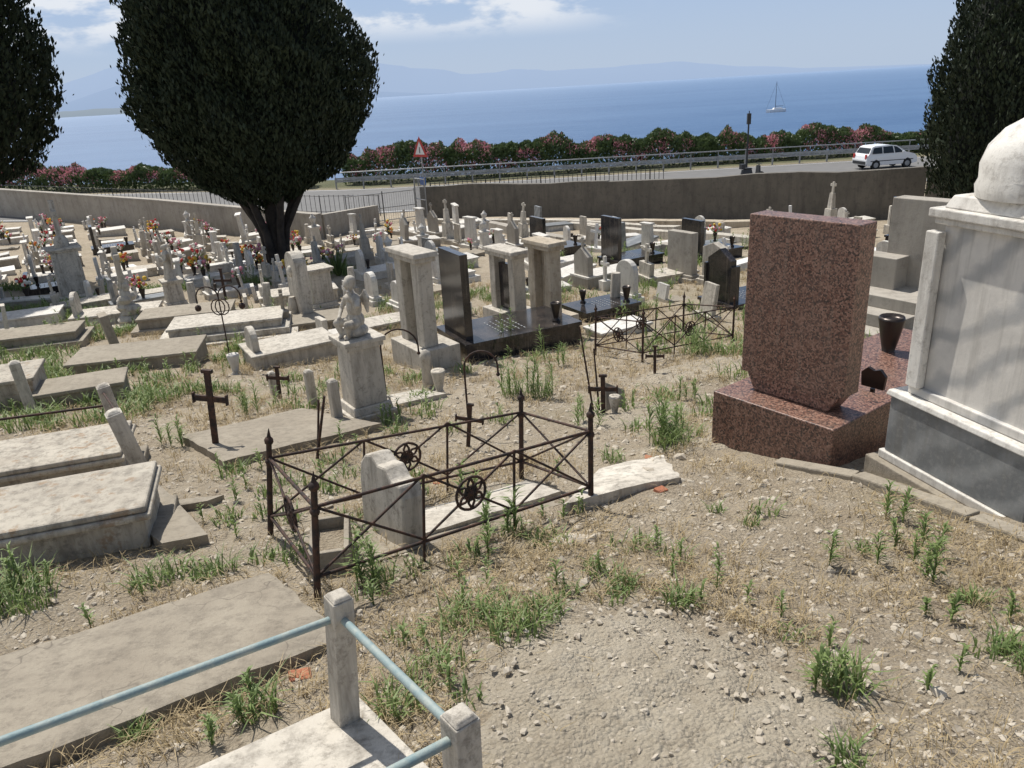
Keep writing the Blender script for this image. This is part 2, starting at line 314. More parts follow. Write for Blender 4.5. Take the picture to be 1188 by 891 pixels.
for lo,hi,y in((.48,.58,57.98),(.60,.66,58.02),(.68,.8,57.98)):
    b.add([(-12,y,gz(-12)+lo),(48,y,gz(48)+lo),(48,y,gz(48)+hi),(-12,y,gz(-12)+hi),(-12,y+.04,gz(-12)+lo),(48,y+.04,gz(48)+lo),(48,y+.04,gz(48)+hi),(-12,y+.04,gz(-12)+hi)],[(0,1,2,3),(7,6,5,4),(3,2,6,7),(0,4,5,1)],STEEL)
b.cyl((-12,58.1,gz(-12)+1.15),(48,58.1,gz(48)+1.15),.04,.04,STEEL)
for i in range(-6,24): b.cyl((i*2,58.1,gz(i*2)+.7),(i*2,58.1,gz(i*2)+1.15),.03,.03,STEEL)
b.obj('guardrail')
def railing(name,p,q,h,step,zoff=0,mat=DKMET,r=.02):
    b=B();p=Vector(p);q=Vector(q);L=(q-p).length;n=int(L/step)
    pr=None
    for i in range(n+1):
        a=p+(q-p)*i/n;z=H(a.x,a.y)+zoff
        b.cyl((a.x,a.y,z-.1),(a.x,a.y,z+h),r*(2 if i%12==0 else 1),r*(2 if i%12==0 else 1),mat,5)
        if pr:
            for t in(.12,h-.06): b.cyl((pr[0],pr[1],pr[2]+t),(a.x,a.y,z+t),r*1.2,r*1.2,mat,5)
        pr=(a.x,a.y,z)
    return b.obj(name)
railing('iron_railing',(-6.4,41.2),(-34,52),1.0,.3,.45,DKMET,.014)
railing('iron_railing',(-3.8,43),(9,43.5),1.0,.25,.7,DKMET,.018)
b=B()
def panel(x0,y0,x1,y1,h,z):
    for (a,c) in((x0,y0),(x1,y1)): b.cyl((a,c,z),(a,c,z+h+.1),.035,.035,STEEL,6)
    for t in(.1,h*.5,h): b.cyl((x0,y0,z+t),(x1,y1,z+t),.025,.025,STEEL,5)
    n=14
    for i in range(1,n): 
        x=x0+(x1-x0)*i/n;y=y0+(y1-y0)*i/n;b.cyl((x,y,z+.1),(x,y,z+h),.009,.009,STEEL,4)
panel(-8.0,40.5,-6.2,41.2,1.5,-4.5);panel(-6.2,41.2,-4.6,42,1.5,-4.5);panel(-4.55,41.9,-3.9,40.9,2.1,-4.5)
b.obj('metal_gate')
b=B();b.cyl((0,0,0),(0,0,4.1),.04,.04,STEEL,8)
def tri(r,y,mat,th=.02):
    pts=[(r*math.cos(math.radians(a)),3.55+r*math.sin(math.radians(a))) for a in(90,210,330)]
    vs=[(p[0],y,p[1]) for p in pts]+[(p[0],y-th,p[1]) for p in pts];b.add(vs,[(0,1,2),(5,4,3),(0,3,4,1),(1,4,5,2),(2,5,3,0)],mat)
tri(.70,-.05,REDP);tri(.44,-.072,WHP,.01);b.box(-.25,.25,-.07,-.05,1.75,2.15,BLUEP)
b.box(-.03,.03,-.09,-.083,3.4,3.7,DKMET)
b.obj('warning_sign',(-4.1,42.6,-4.6),-45)
b=B();b.cyl((0,0,0),(0,0,3.6),.07,.05,DKMET);b.box(-.11,.11,-.1,.1,3.1,3.75,DKMET);b.cyl((0,0,3.7),(0,0,3.9),.03,.03,DKMET);b.obj('roadside_pole',(15.9,51,-4.3))
def car():
    b=B();W=.8
    prof=[(-1.78,.32),(-1.80,.62),(-1.74,.86),(-1.62,1.0),(-1.40,1.40),(-1.2,1.47),(-.2,1.50),(.35,1.42),(.98,1.0),(1.55,.86),(1.76,.68),(1.80,.34)]
    under=[(1.5,.26),(1.42,.3),(1.34,.52),(1.1,.64),(.86,.52),(.78,.28),(-.78,.28),(-.86,.52),(-1.1,.64),(-1.34,.52),(-1.42,.3),(-1.6,.26)]
    ol=prof+under;n=len(ol)
    def w(z): return W if z<.95 else W-(z-.95)*.28
    vs=[(x,-w(z),z) for x,z in ol]+[(x,w(z),z) for x,z in ol]
    b.add(vs,[tuple(range(n)),tuple(range(2*n-1,n-1,-1))]+[(i,n+i,n+(i+1)%n,(i+1)%n) for i in range(n)],CARW)
    for sg in(-1,1):
        for q in([(-1.42,1.0),(-1.28,1.36),(-.72,1.40),(-.72,1.0)],[(-.64,1.0),(-.64,1.40),(.02,1.42),(.10,1.0)],[(.18,1.0),(.1,1.41),(.32,1.36),(.82,1.0)]):
            vs=[(x,sg*(w(z)+.012),z) for x,z in q];b.add(vs,[(0,1,2,3) if sg<0 else (3,2,1,0)],GLASS)
        for x in(-1.1,1.1):
            b.cyl((x,sg*.62,.29),(x,sg*.815,.29),.29,.29,TYRE,18);b.cyl((x,sg*.815,.29),(x,sg*.825,.29),.17,.15,STEEL,12)
        b.box(-1.5,1.5,sg*.803-.01,sg*.803+.012,.52,.57,DKMET);b.box(.62,.74,sg*.9-.05,sg*.9+.05,1.0,1.1,CARW)
        b.box(1.62,1.775,sg*.58-.14,sg*.58+.14,.66,.78,GLASS);b.box(-1.8,-1.73,sg*.66-.08,sg*.66+.08,.7,.98,REDP)
    b.add([(.40,-.60,1.41),(.99,-.70,1.02),(.99,.70,1.02),(.40,.60,1.41)],[(0,1,2,3)],GLASS)
    b.add([(-1.44,-.62,1.35),(-1.44,.62,1.35),(-1.625,.70,1.04),(-1.625,-.70,1.04)],[(0,1,2,3)],GLASS)
    b.box(-1.83,-1.79,-.7,.7,.36,.55,DKMET);b.box(1.79,1.83,-.7,.7,.34,.52,DKMET)
    return b
car().obj('parked_car',(25.3,52,RZ(25,52)+.03),8,.03)
b=B()
for x in(-.6,.6): b.ring((x,0,.28),.24,.06,TYRE,'y',14);b.cyl((x,-.03,.28),(x,.03,.28),.15,.15,STEEL,10)
b.box(-.75,-.05,-.14,.14,.45,.75,DKMET,(.85,.7));b.box(-.1,.35,-.15,.15,.3,.4,DKMET);b.box(.32,.48,-.2,.2,.35,.95,DKMET,(.5,.8));b.cyl((.6,0,.3),(.42,0,1.05),.035,.03,DKMET);b.cyl((.42,-.33,1.05),(.42,.33,1.05),.02,.02,DKMET);b.ball((-.35,0,.8),(.35,.14,.07),DKMET);b.box(-.85,-.6,-.15,.15,.8,1.1,DKMET)
b.obj('motor_scooter',(15.6,48.8,RZ(15.6,48.8)+.03),15)
# ------------------------------------------------------------ foliage
def rhombs(C,N,size,asp,name,mats,mi=None):
    n=len(C);up=N;rv=rng.normal(size=(n,3))
    t=np.cross(up,rv);t/=np.linalg.norm(t,axis=1,keepdims=True)+1e-9
    s=size[:,None] if np.ndim(size) else size
    V=np.stack([C-up*s*.5,C+t*s*asp*.5,C+up*s*.5,C-t*s*asp*.5],1).reshape(-1,3)
    return npmesh(name,V,np.arange(4*n).reshape(n,4),mats,mi)
def cypress(name,cx,cy,prof,trunk,n,seed,size=.26,amp=1.):
    r_=np.random.default_rng(seed);g=H(cx,cy)
    prof=[(*q,0) if len(q)==2 else q for q in prof]
    zs=np.array([p[0] for p in prof]);rs=np.array([p[1] for p in prof]);dx=np.array([p[2] for p in prof])
    zz=r_.uniform(zs[0],zs[-1],n*3);R=np.interp(zz,zs,rs);keep=r_.random(n*3)<(R+.25)/(rs.max()+.25);zz=zz[keep][:n];R=R[keep][:n];m=len(zz)
    th=r_.uniform(0,2*np.pi,m);cth,sth=np.cos(th),np.sin(th)
    def cn(f,g_,o):
        return .5*(vnoise(cth*f+50+o,sth*f*1.0+zz*g_+o)+vnoise(sth*f+20+o,zz*g_*1.3+cth*f+o))
    lump=1+amp*(.26*cn(2.2,.45,0)+.34*cn(4.8,1.0,7)+.24*cn(10,2.6,17))
    dep=1-.28*r_.random(m)**2.0
    stick=np.where(r_.random(m)<.06,1+.07*r_.random(m),1)
    rr=R*lump*dep*stick
    zl=zz+.6*cn(3,1,31)
    C=np.stack([cx+np.interp(zz,zs,dx)+rr*cth,cy+rr*sth,g+zl],1)
    N=np.stack([cth*.4,sth*.4,np.ones(m)],1)+r_.normal(size=(m,3))*.35;N/=np.linalg.norm(N,axis=1,keepdims=True)
    tree=bpy.data.objects.new(name,None);COL.objects.link(tree)
    o=rhombs(C,N,size*r_.uniform(.6,1.7,m),.42,'crown',[CYP]);o.parent=tree
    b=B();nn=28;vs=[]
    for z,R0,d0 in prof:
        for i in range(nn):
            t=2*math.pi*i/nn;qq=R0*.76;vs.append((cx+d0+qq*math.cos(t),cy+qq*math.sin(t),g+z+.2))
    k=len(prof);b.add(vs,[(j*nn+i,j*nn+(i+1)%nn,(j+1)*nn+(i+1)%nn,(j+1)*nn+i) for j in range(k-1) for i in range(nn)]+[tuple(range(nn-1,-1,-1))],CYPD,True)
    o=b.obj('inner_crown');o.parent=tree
    b=B()
    for (ddx,dy,ex,ey,r0,r1,h) in trunk:
        pts=[Vector((cx+ddx,cy+dy,g-.3)),Vector((cx+ddx*1.1+ex*.15,cy+dy+ey*.15,g+h*.35)),Vector((cx+ddx+ex*.55,cy+dy+ey*.55,g+h*.7)),Vector((cx+ddx+ex,cy+dy+ey,g+h))]
        rad=[r0*1.25,r0,(r0+r1)/2,r1]
        for i in range(3): b.cyl(pts[i],pts[i+1],rad[i],rad[i+1],BARK,10)
    o=b.obj('trunk');o.parent=tree
    return tree
cypress('cypress_tree',-7.75,26.4,[(2.1,.4,.1),(2.5,1.3,.1),(3.1,2.3,.1),(3.9,3.0,.1),(5.0,3.45,.1),(6.5,3.6,.05),(7.6,3.3,-.15),(8.9,2.75,-.5),(10.5,2.2,-.6),(13,1.5,-.6),(15.5,.8,-.6),(17,.1,-.6)],
 [(0,0,0,0,.22,.2,3.4),(-.16,-.1,-1.3,.2,.13,.10,3.4),(.12,.05,1.4,0,.15,.10,3.5),(-.08,-.16,-.6,-.9,.14,.10,3.4),(.14,-.10,.8,-1.0,.13,.09,3.5),(.05,.12,.2,1.2,.12,.09,3.4),(-.16,.05,-1.9,0,.10,.07,3.8),(.16,-.05,2.0,-.3,.10,.07,3.8)],130000,1,.13)
cypress('cypress_tree',-17.0,24,[(2.8,.5),(3.4,2.4),(4.5,3.5),(6.5,3.9),(9,3.6),(12,2.8),(15,1.5),(17,.1)],
 [(0,0,0,0,.3,.22,3.6),(.2,0,1.2,0,.15,.1,3.8),(-.2,0,-1.2,.2,.15,.1,3.8)],85000,2,.14)
cypress('cypress_tree',16.6,25.6,[(.5,.8),(1.1,2.0),(2.5,2.5),(4.2,2.6),(5.5,2.45),(7,2.0),(9,1.4),(12,.8),(14,.1)],
 [(0,0,0,0,.25,.18,2)],60000,3,.13)
def hedge(name,x0,x1,yf,topf,n,seed):
    r_=np.random.default_rng(seed);x=r_.uniform(x0,x1,n)
    base=HV(x,np.full(n,yf(0)));top=np.interp(x,*topf)+1.0*vnoise(x*.45+seed,x*0+3.3)+.6*vnoise(x*1.3,x*0+8.1)
    a=r_.uniform(0,np.pi,n);hh=np.clip(top-base,.6,9)
    rr=(1-.3*r_.random(n)**2)
    y=np.array([yf(q) for q in x])-1.3*np.cos(a)*rr*(1+.3*vnoise(x*1.1,a*2));z=base+.05+hh*np.sin(a)**.6*rr*(1+.16*vnoise(x*3,a*3))
    C=np.stack([x,y,z],1);N=np.stack([r_.normal(size=n)*.5,-np.cos(a)*.5,np.ones(n)*.8],1)+r_.normal(size=(n,3))*.35;N/=np.linalg.norm(N,axis=1,keepdims=True)
    fl=((r_.random(n)+.75*vnoise(x*1.1,z*1.4+4)*2)>.78)&(rr>.86)&(z-base>hh*.3)
    return rhombs(C,N,np.where(fl,.17,.26)*r_.uniform(.7,1.3,n),.5+0*x[:,None],name,[OLE,OLEF],fl.astype(int))
hedge('oleander_hedge',-12,36,lambda x:62+0*x,([-12,-6,5,15,25,36],[-2.6,-2.1,-2.1,-2.4,-2.7,-3.0]),64000,5)
hedge('oleander_hedge',-46,-14,lambda x:60+0*x,([-46,-36,-27,-20,-14],[-1.0,-1.6,-2.2,-2.8,-3.0]),32000,6)
# ------------------------------------------------------------ funerary objects
A0=33
def ledger(b,L,W,h,m=MARB,m2=None,x0=0,steps=1):
    m2=m2 or m;z=0
    for i in range(steps):
        o=.14*(steps-1-i);b.box(x0-o,x0+L+o,-W/2-o,W/2+o,z-(.3 if i==0 else 0),z+h/steps,m);z+=h/steps+.001
    b.box(x0-.03,x0+L+.03,-W/2-.03,W/2+.03,z,z+.05,m2)
    return z+.05
def arch_pts(w,h,k=.5,n=10):
    r=w/2;return [(-r,0)]+[(-r*math.cos(math.pi*i/n),h-r*k*2*(1-math.sin(math.pi*i/n))*.5-0) for i in range(n+1)]+[(r,0)]
def cross(b,x,z,h,w,t,mat):
    b.box(x-t/2,x+t/2,-t*.6,t*.6,z,z+h,mat);b.box(x-t/2+.002,x+t/2-.002,-w/2,-t*.6-.001,z+h*.62,z+h*.62+t*1.2,mat);b.box(x-t/2+.002,x+t/2-.002,t*.6+.001,w/2,z+h*.62,z+h*.62+t*1.2,mat)
def vase(b,x,y,z,mat,s=1):
    b.lathe([(.06*s,0),(.06*s,.02*s),(.035*s,.05*s),(.05*s,.12*s),(.075*s,.25*s),(.07*s,.27*s),(.05*s,.25*s)],mat,(x,y),12,True,z)
def bunch(b,x,y,z,cols,s=1,n=14):
    for i in range(n):
        p=(x+random.gauss(0,.07)*s,y+random.gauss(0,.07)*s,z+random.uniform(.05,.22)*s);b.ball(p,.035*s*random.uniform(.7,1.3),random.choice(cols),6)
    for i in range(10): b.cyl((x,y,z),(x+random.gauss(0,.1)*s,y+random.gauss(0,.1)*s,z+random.uniform(.1,.25)*s),.012*s,.004*s,WEED,3)
u=Vector((.79,.613));v=Vector((-.613,.79))
P1=Vector((-.67,2.17));P2=Vector((-.2,1.53));P3=P1-u*1.95;P4=P2-u*1.95
b=B()
ctr=[P1+u*.10+v*.10,P2+u*.10-v*.10,P4-u*.1-v*.1,P3-u*.1+v*.1]
b.poly([tuple(c) for c in ctr],-1.2,[H(*c)+.07 for c in ctr],MARB)
for P,h,tl in((P1,.59,5),(P2,.57,2),(P3,.58,0),(P4,.57,0)):
    z=H(*P);b.T=Matrix.Translation((P.x,P.y,z+.05))@Matrix.Rotation(math.radians(tl),4,'Y')@Matrix.Rotation(math.radians(37.8),4,'Z')
    b.box(-.04,.04,-.04,.04,0,h-.06,MARB,(.95,.95));b.box(-.036,.036,-.036,.036,h-.059,h-.045,MARB,(.7,.7))
b.T=Matrix()
def R3(P,h,dx=0): return (P.x+dx,P.y,H(*P)+h)
for a,c,d1,d2 in((P1,P2,.04,.016),(P1,P3,.04,0),(P2,P4,.016,0),(P3,P4,0,0)):
    b.cyl(R3(a,.50,d1),R3(c,.50,d2),.0135,.0135,PIPE,12)
b.obj('marble_post_grave_enclosure',bevel=.004)
def slab(name,pts,h,mat,thick=.3,sub=14,amp=.008,hs=None):
    a,b_,c,d=[Vector(p) for p in pts];bb=B();V=[];F=[]
    hs=hs or [h]*4;hz=[H(*p)+q for p,q in zip(pts,hs)]
    for i in range(sub+1):
        for j in range(sub+1):
            s,t=i/sub,j/sub;p=(a*(1-s)+b_*s)*(1-t)+(d*(1-s)+c*s)*t
            z=(hz[0]*(1-s)+hz[1]*s)*(1-t)+(hz[3]*(1-s)+hz[2]*s)*t
            e=min(s,t,1-s,1-t);jx=.03*float(vnoise(p.x*9,p.y*9)) if e==0 else 0
            V.append((p.x+jx,p.y+jx,z+amp*2*float(vnoise(p.x*6,p.y*6))-(.012 if e==0 else 0)))
    F=[(i*(sub+1)+j,(i+1)*(sub+1)+j,(i+1)*(sub+1)+j+1,i*(sub+1)+j+1) for i in range(sub) for j in range(sub)]
    ring=[i*(sub+1) for i in range(sub+1)]+[sub*(sub+1)+j for j in range(1,sub+1)]+[i*(sub+1)+sub for i in range(sub-1,-1,-1)]+[j for j in range(sub-1,0,-1)]
    o=len(V);V+=[(V[k][0],V[k][1],V[k][2]-thick) for k in ring];n=len(ring)
    bb.add(V,F,mat,True);bb.add(V,[(ring[k],o+k,o+(k+1)%n,ring[(k+1)%n]) for k in range(n)],mat)
    return bb.obj(name)
slab('concrete_slab',[(-1.36,3.52),(-.80,2.78),(-2.45,1.5),(-2.98,2.25)],.06,CONCR,sub=24)
slab('concrete_slab',[(-3.21,6.81),(-2.44,5.81),(-1.30,6.9),(-2.31,7.84)],.09,CONCR,sub=20)
slab('broken_marble_slab',[(.28,4.28),(.62,5.2),(1.12,5.28),(1.12,4.72)],.03,MARB,.15,12,.012,[.10,.02,.05,.06])
slab('marble_slab',[(-1.75,8.0),(-1.35,7.75),(-.75,8.3),(-1.15,8.7)],.07,MARB,.2,8,.003)
slab('broken_marble_slab',[(.15,3.8),(.3,3.7),(.42,3.86),(.25,3.98)],.02,MARB,.08,5,.01)
def mound(name,cx,cy,rx,ry,ang,h,mat,seed,n=120):
    V=[(cx,cy,H(cx,cy)+h)];F=[];K=40
    for k in range(1,K+1):
        for i in range(n):
            t=2*math.pi*i/n;q=k/K*(1+.34*float(vnoise(math.cos(t)*1.6+seed,math.sin(t)*1.6))+.26*float(vnoise(math.cos(t)*5+seed,math.sin(t)*5+3))+.18*float(vnoise(math.cos(t)*14+seed,math.sin(t)*14+3)))
            x=cx+math.cos(ang)*rx*q*math.cos(t)-math.sin(ang)*ry*q*math.sin(t);y=cy+math.sin(ang)*rx*q*math.cos(t)+math.cos(ang)*ry*q*math.sin(t)
            V.append((x,y,H(x,y)+h*(1-(k/K)**4)-.03*(k/K)**12+.022*float(vnoise(x*9,y*9))+.016*float(vnoise(x*24,y*24))+.008*float(vnoise(x*60,y*60))))
    F=[(0,1+i,1+(i+1)%n) for i in range(n)]+[(1+(k-1)*n+i,1+k*n+i,1+k*n+(i+1)%n,1+(k-1)*n+(i+1)%n) for k in range(1,K) for i in range(n)]
    b=B();b.add(V,F,mat,True);b.obj(name)
mound('cement_patch',.44,2.2,.70,.88,-.3,.035,CEM,1)
mound('cement_patch',1.15,7.0,.75,.45,.5,.03,CEM,2,60)
mound('cement_patch',1.5,5.75,.5,.3,.4,.02,CEM,4,60)
mound('cement_patch',2.5,9.0,1.3,.5,.5,.03,CEM,5,60)
def raised_tomb(name,x,y,ang,L,W,h,m,m2):
    b=B();b.box(-L-.08,.1,-.08,W+.08,-.5,.06,CONC);b.box(-L,0,0,W,.061,h-.09,m);b.box(-L-.05,.05,-.05,W+.05,h-.089,h-.045,m);b.box(-L-.03,.03,-.03,W+.03,h-.044,h,m2)
    b.obj(name,(x,y,H(x,y)-.06),ang,.014)
raised_tomb('marble_ledger_tomb',-2.28,4.12,17,1.9,.62,.36,MLICH,MLICH)
raised_tomb('marble_ledger_tomb',-3.22,5.68,17,1.9,.66,.34,MLICH,MLICH)
slab('concrete_kerb',[(-1.92,4.12),(-2.16,4.0),(-3.2,5.5),(-2.97,5.63)],.08,CONC,.3,8)
slab('concrete_kerb',[(-2.2,4.85),(-2.15,4.98),(-3.9,4.45),(-3.95,4.3)],.06,CONC,.3,8)
def spost(name,x,y,w,h,tilt=(0,0),rot=A0,m=MARB):
    b=B();b.box(-w/2,w/2,-w/2,w/2,-.2,h,m,(.93,.93));b.box(-w*.42,w*.42,-w*.42,w*.42,h+.001,h+w*.2,m,(.5,.5));b.obj(name,G(x,y),rot,.008,tilt)
spost('marble_post',-3.0,5.62,.13,.70,(2,-10));spost('marble_post',-3.95,7.15,.13,.62,(0,-6));spost('marble_post',-5.95,8.9,.13,.68,(0,-3))
spost('marble_post',-2.33,8.35,.10,.48);spost('marble_post',-1.80,7.25,.10,.50);spost('marble_post',-1.36,7.75,.07,.22);spost('marble_post',-3.0,9.1,.09,.35)
b=B();b.lathe([(.07,-.1),(.065,.4),(.075,.44),(.06,.5),(.02,.53)],MARB,(0,0),14);b.obj('marble_post',G(-1.05,9.03),0)
b=B();b.tube([(-3.98,7.15,H(-4.1,7.15)+.35),(-6.2,6.5,H(-6.2,6.5)+.30)],.014,IRON,6);b.tube([(-4.02,7.12,H(-4.1,7.15)+.5),(-3.08,5.64,H(-3.12,5.7)+.52)],.012,IRON,6);b.obj('iron_rail')
def icross(x,y,h,w,tilt=(0,0),rot=-10,t=.035):
    b=B();b.box(-t/2,t/2,-t/4,t/4,-.15,h,IRON)
    for s in(-1,1): b.box(min(s*t/2+s*.001,s*w/2),max(s*t/2+s*.001,s*w/2),-t/4+.002,t/4-.002,h*.66,h*.66+t,IRON)
    b.box(-t*.9,t*.9,-t/3,t/3,h+.001,h+t*.6,IRON)
    for s in(-1,1): b.box(s*(w/2+.008)-.008,s*(w/2+.008)+.008,-t/3,t/3,h*.66-t*.4,h*.66+t*1.4,IRON)
    b.obj('iron_cross',G(x,y),rot,.003,tilt)
icross(-2.74,6.42,.80,.30,(0,5),t=.055);icross(-2.87,8.87,.44,.26,(0,3),t=.045);icross(.89,7.03,.44,.26,(0,0),t=.045)
icross(-.42,6.1,.45,.22,(5,8));icross(-7.1,19.1,.9,.45,t=.06);icross(1.77,8.9,.4,.2)
def hook(x,y,h,r,side=1,tilt=(0,0),rot=0,double=False,name='iron_lantern_hook'):
    b=B();pts=[(0,0,-.1),(0,0,h-r)]+[(side*(r-r*math.cos(math.pi*i/10)),0,h-r+r*math.sin(math.pi*i/10)) for i in range(1,11)]+[(side*2*r,0,h-r-.08)]
    b.tube(pts,.010,IRON,5);e=(side*2*r,0,h-r-.08);b.ball(e,.02,IRON,6)
    if double:
        b.tube([(-p[0],p[1],p[2]) for p in pts[1:]],.011,IRON,5)
        for s in(-1,1):
            b.tube([(s*(.03+.1*math.sin(t)),0,h-r-.15+.12*math.cos(t)) for t in [i*.6 for i in range(11)]],.009,IRON,5)
            b.ball((s*2*r,0,h-r-.15),.05,IRON,8)
    b.obj(name,G(x,y),rot,0,tilt)
hook(-4.18,10.96,1.35,.16,double=True);hook(-.42,6.5,.85,.15,1);hook(-1.38,7.85,.95,.20,1)
b=B();b.cyl((0,0,-.1),(-.14,0,.95),.012,.008,IRON,5);b.cyl((.05,0,-.1),(.0,.05,.7),.012,.008,IRON,5);b.obj('iron_rod',G(.82,7.1))
b=B();b.cyl((0,0,-.1),(.18,.0,.62),.015,.012,IRON,5);b.cyl((.02,0,-.1),(.1,.1,.55),.012,.010,IRON,5);b.obj('iron_rod',G(-1.75,6.0))
def ifence(name,FL,FR,BR,BL,h,r=.016,lean=0):
    b=B();FL,FR,BR,BL=[Vector(p) for p in(FL,FR,BR,BL)];span=FR.x-BL.x
    def Z(p,t): return Vector((p.x+t*lean*(.1+.9*min(1,max(0,(FR.x-p.x)/span))),p.y,H(*p)+t))
    for P in(FL,FR,BR,BL):
        b.cyl(Z(P,-.1),Z(P,h),r*1.2,r*1.05,IRON,8);b.ball(tuple(Z(P,h+.01)),r*1.8,IRON,8);b.cyl(Z(P,h+.01),Z(P,h+.09),r*1.2,.002,IRON,6);b.ball(tuple(Z(P,h*.8)),r*1.7,IRON,6)
    def orn(c,d,R):
        n=18;c=Vector(c);d3=Vector((d.x,d.y,0)).normalized()
        for RR,rr in((R,.009),(R*.42,.008)):
            b.tube([c+d3*RR*math.cos(2*math.pi*i/n)+Vector((0,0,RR*math.sin(2*math.pi*i/n))) for i in range(n+1)],rr,IRON,5)
        for k in range(6):
            a=k*math.pi/3+.5;b.tube([c+(d3*math.cos(a+q)+Vector((0,0,1))*math.sin(a+q))*R*t for q,t in((0,.1),(.35,.6),(0,.95),(-.35,.6),(0,.1))],.008,IRON,5)
        b.ball(tuple(c),.02,IRON,6)
    def side(P,Q,nb,o):
        t0,t1=.14,h*.84
        for t in(t0,t1): b.cyl(Z(P,t),Z(Q,t),.010,.010,IRON,6)
        pts=[P+(Q-P)*i/nb for i in range(nb+1)]
        for i in range(nb):
            a,c=pts[i],pts[i+1]
            if i>0: b.cyl(Z(a,0),Z(a,t1),.009,.009,IRON,5)
            if o and i==nb//2:
                m=(a+c)/2;R=min(.10,(t1-t0)*.26);zc=(Z(m,(t0+t1)/2));orn(zc,Q-P,R)
                for s in(a,c):
                    for t in(t0,t1): 
                        tgt=zc+(Z(s,t)-zc).normalized()*R;b.cyl(Z(s,t),tgt,.008,.008,IRON,5)
            else:
                b.cyl(Z(a,t0),Z(c,t1),.008,.008,IRON,5);b.cyl(Z(a,t1),Z(c,t0),.008,.008,IRON,5)
    side(FL,FR,3,True);side(BL,BR,3,True);side(FL,BL,1,True);side(FR,BR,1,False)
    b.obj(name)
ifence('iron_grave_fence',(-1.05,3.28),(.47,4.42),(.03,5.15),(-1.56,4.18),.64,.016,.15)
ifence('iron_grave_fence',(1.77,9.75),(3.26,10.68),(2.73,11.53),(1.24,10.6),.68,.014,.02)
b=B();b.prism([(-.26,-.2),(-.27,.40),(-.24,.48),(-.14,.47),(-.06,.53),(.02,.52),(.10,.56),(.18,.53),(.24,.46),(.26,.36),(.25,-.2)],0,.14,MARB);b.box(-.04,.2,-.28,.28,-.2,.05,CONC)
b.obj('broken_headstone',G(-.84,4.04),36.6,.015,(0,4))
slab('marble_slab',[(-.62,3.95),(.28,4.62),(.06,4.95),(-.85,4.3)],.05,MARB,.2,10,.003)
slab('concrete_slab',[(-.95,3.6),(.3,4.5),(-.15,5.05),(-1.4,4.15)],.02,CONC,.2,10,.01)
b=B();b.box(-.2,.2,-.11,-.08,-.1,.17,CONC);b.box(-.2,.2,.08,.11,-.1,.17,CONC);b.box(-.2,-.17,-.079,.079,-.1,.17,CONC);b.box(.17,.2,-.079,.079,-.1,.17,CONC);b.box(-.169,.169,-.079,.079,-.1,.10,GROUND);b.obj('concrete_planter',G(-1.08,3.78,.0),100,.006)
# --- red granite monument
b=B();b.box(0,.82,-.53,.51,-.3,.42,REDG)
b.box(.83,2.7,-.46,.46,-.5,.28,REDG);b.box(.83,2.74,-.50,.50,.281,.34,REDG)
b.prism([(-.33,.421),(-.42,.56),(.38,.56),(.31,.421)],.24,.42,REDG)
b.box(.22,.42,-.45,.42,.562,1.79,REDG)
b.obj('red_granite_monument',G(1.89,5.235,-.03),35.9,.008)
b=B();b.T=Matrix.Scale(1.5,4);vase(b,0,0,0,BRONZE,1.0);o=b.obj('bronze_flower_vase',(3.42,6.55,H(3.42,6.55)+.50))
b=B();b.lathe([(.05,0),(.05,.015),(.02,.04),(.02,.08)],BRONZE);b.prism([(-.09,.09),(-.1,.2),(-.05,.25),(0,.23),(.05,.25),(.1,.2),(.09,.09)],-.015,.015,BRONZE)
b.obj('bronze_photo_holder',(2.83,5.58,H(2.83,5.58)+.36),35)
# --- white/grey monument right
ang=math.degrees(math.atan2(4.73-3.62,2.46-2.78))-90
fd=Vector((2.46-2.78,4.73-3.62)).normalized()
b=B();Wm=1.0
b.box(-.07,.90,-.12,Wm+.12,-.6,.04,CONC)
b.box(-.02,.84,-.06,Wm+.06,.041,.10,MARB2);b.box(0,.82,-.03,Wm+.03,.101,.50,BARDD);b.box(-.02,.84,-.06,Wm+.06,.501,.54,MARB2,(.98,.98))
yc=Wm/2+.04
b.box(.08,.74,.08,Wm-.08,.541,1.64,BARD,(.94,.92));b.box(.05,.77,.05,Wm-.05,.542,.60,BARD)
b.box(.055,.765,.07,Wm-.07,1.641,1.68,MARB2);b.box(.03,.79,.04,Wm-.04,1.681,1.735,MARB2);b.box(.08,.74,.10,Wm-.10,1.736,1.81,MARB2,(.9,.93))
b.lathe([(.33,0),(.34,.06),(.325,.10),(.33,.18),(.30,.28),(.23,.37),(.15,.42),(.11,.47),(.12,.50),(.095,.53),(.12,.59),(.14,.66),(.13,.75),(.08,.82),(.02,.85)],MARB2,(.39,yc),28,True,1.812)
b.box(.02,.079,Wm-.15,Wm-.05,.601,1.60,MARB2)
p0=Vector((2.50,4.72))-fd*(Wm+.06)
b.obj('white_marble_monument',(p0.x,p0.y,H(2.7,4.2)-.02),ang,.008)
curb('concrete_kerb',[(1.90,5.0),(2.28,4.55),(2.58,3.75),(2.86,2.9)],.05,.11,CONC)
def pedestal(b,w,h,m=MARB):
    b.box(-w*.72,w*.72,-w*.72,w*.72,-.3,.12,m);b.box(-w*.62,w*.62,-w*.62,w*.62,.121,.2,m,(.94,.94));b.box(-w*.5,w*.5,-w*.5,w*.5,.201,h-.1,m,(.93,.93))
    b.box(-w*.56,w*.56,-w*.56,w*.56,h-.099,h-.05,m);b.box(-w*.62,w*.62,-w*.62,w*.62,h-.049,h,m)
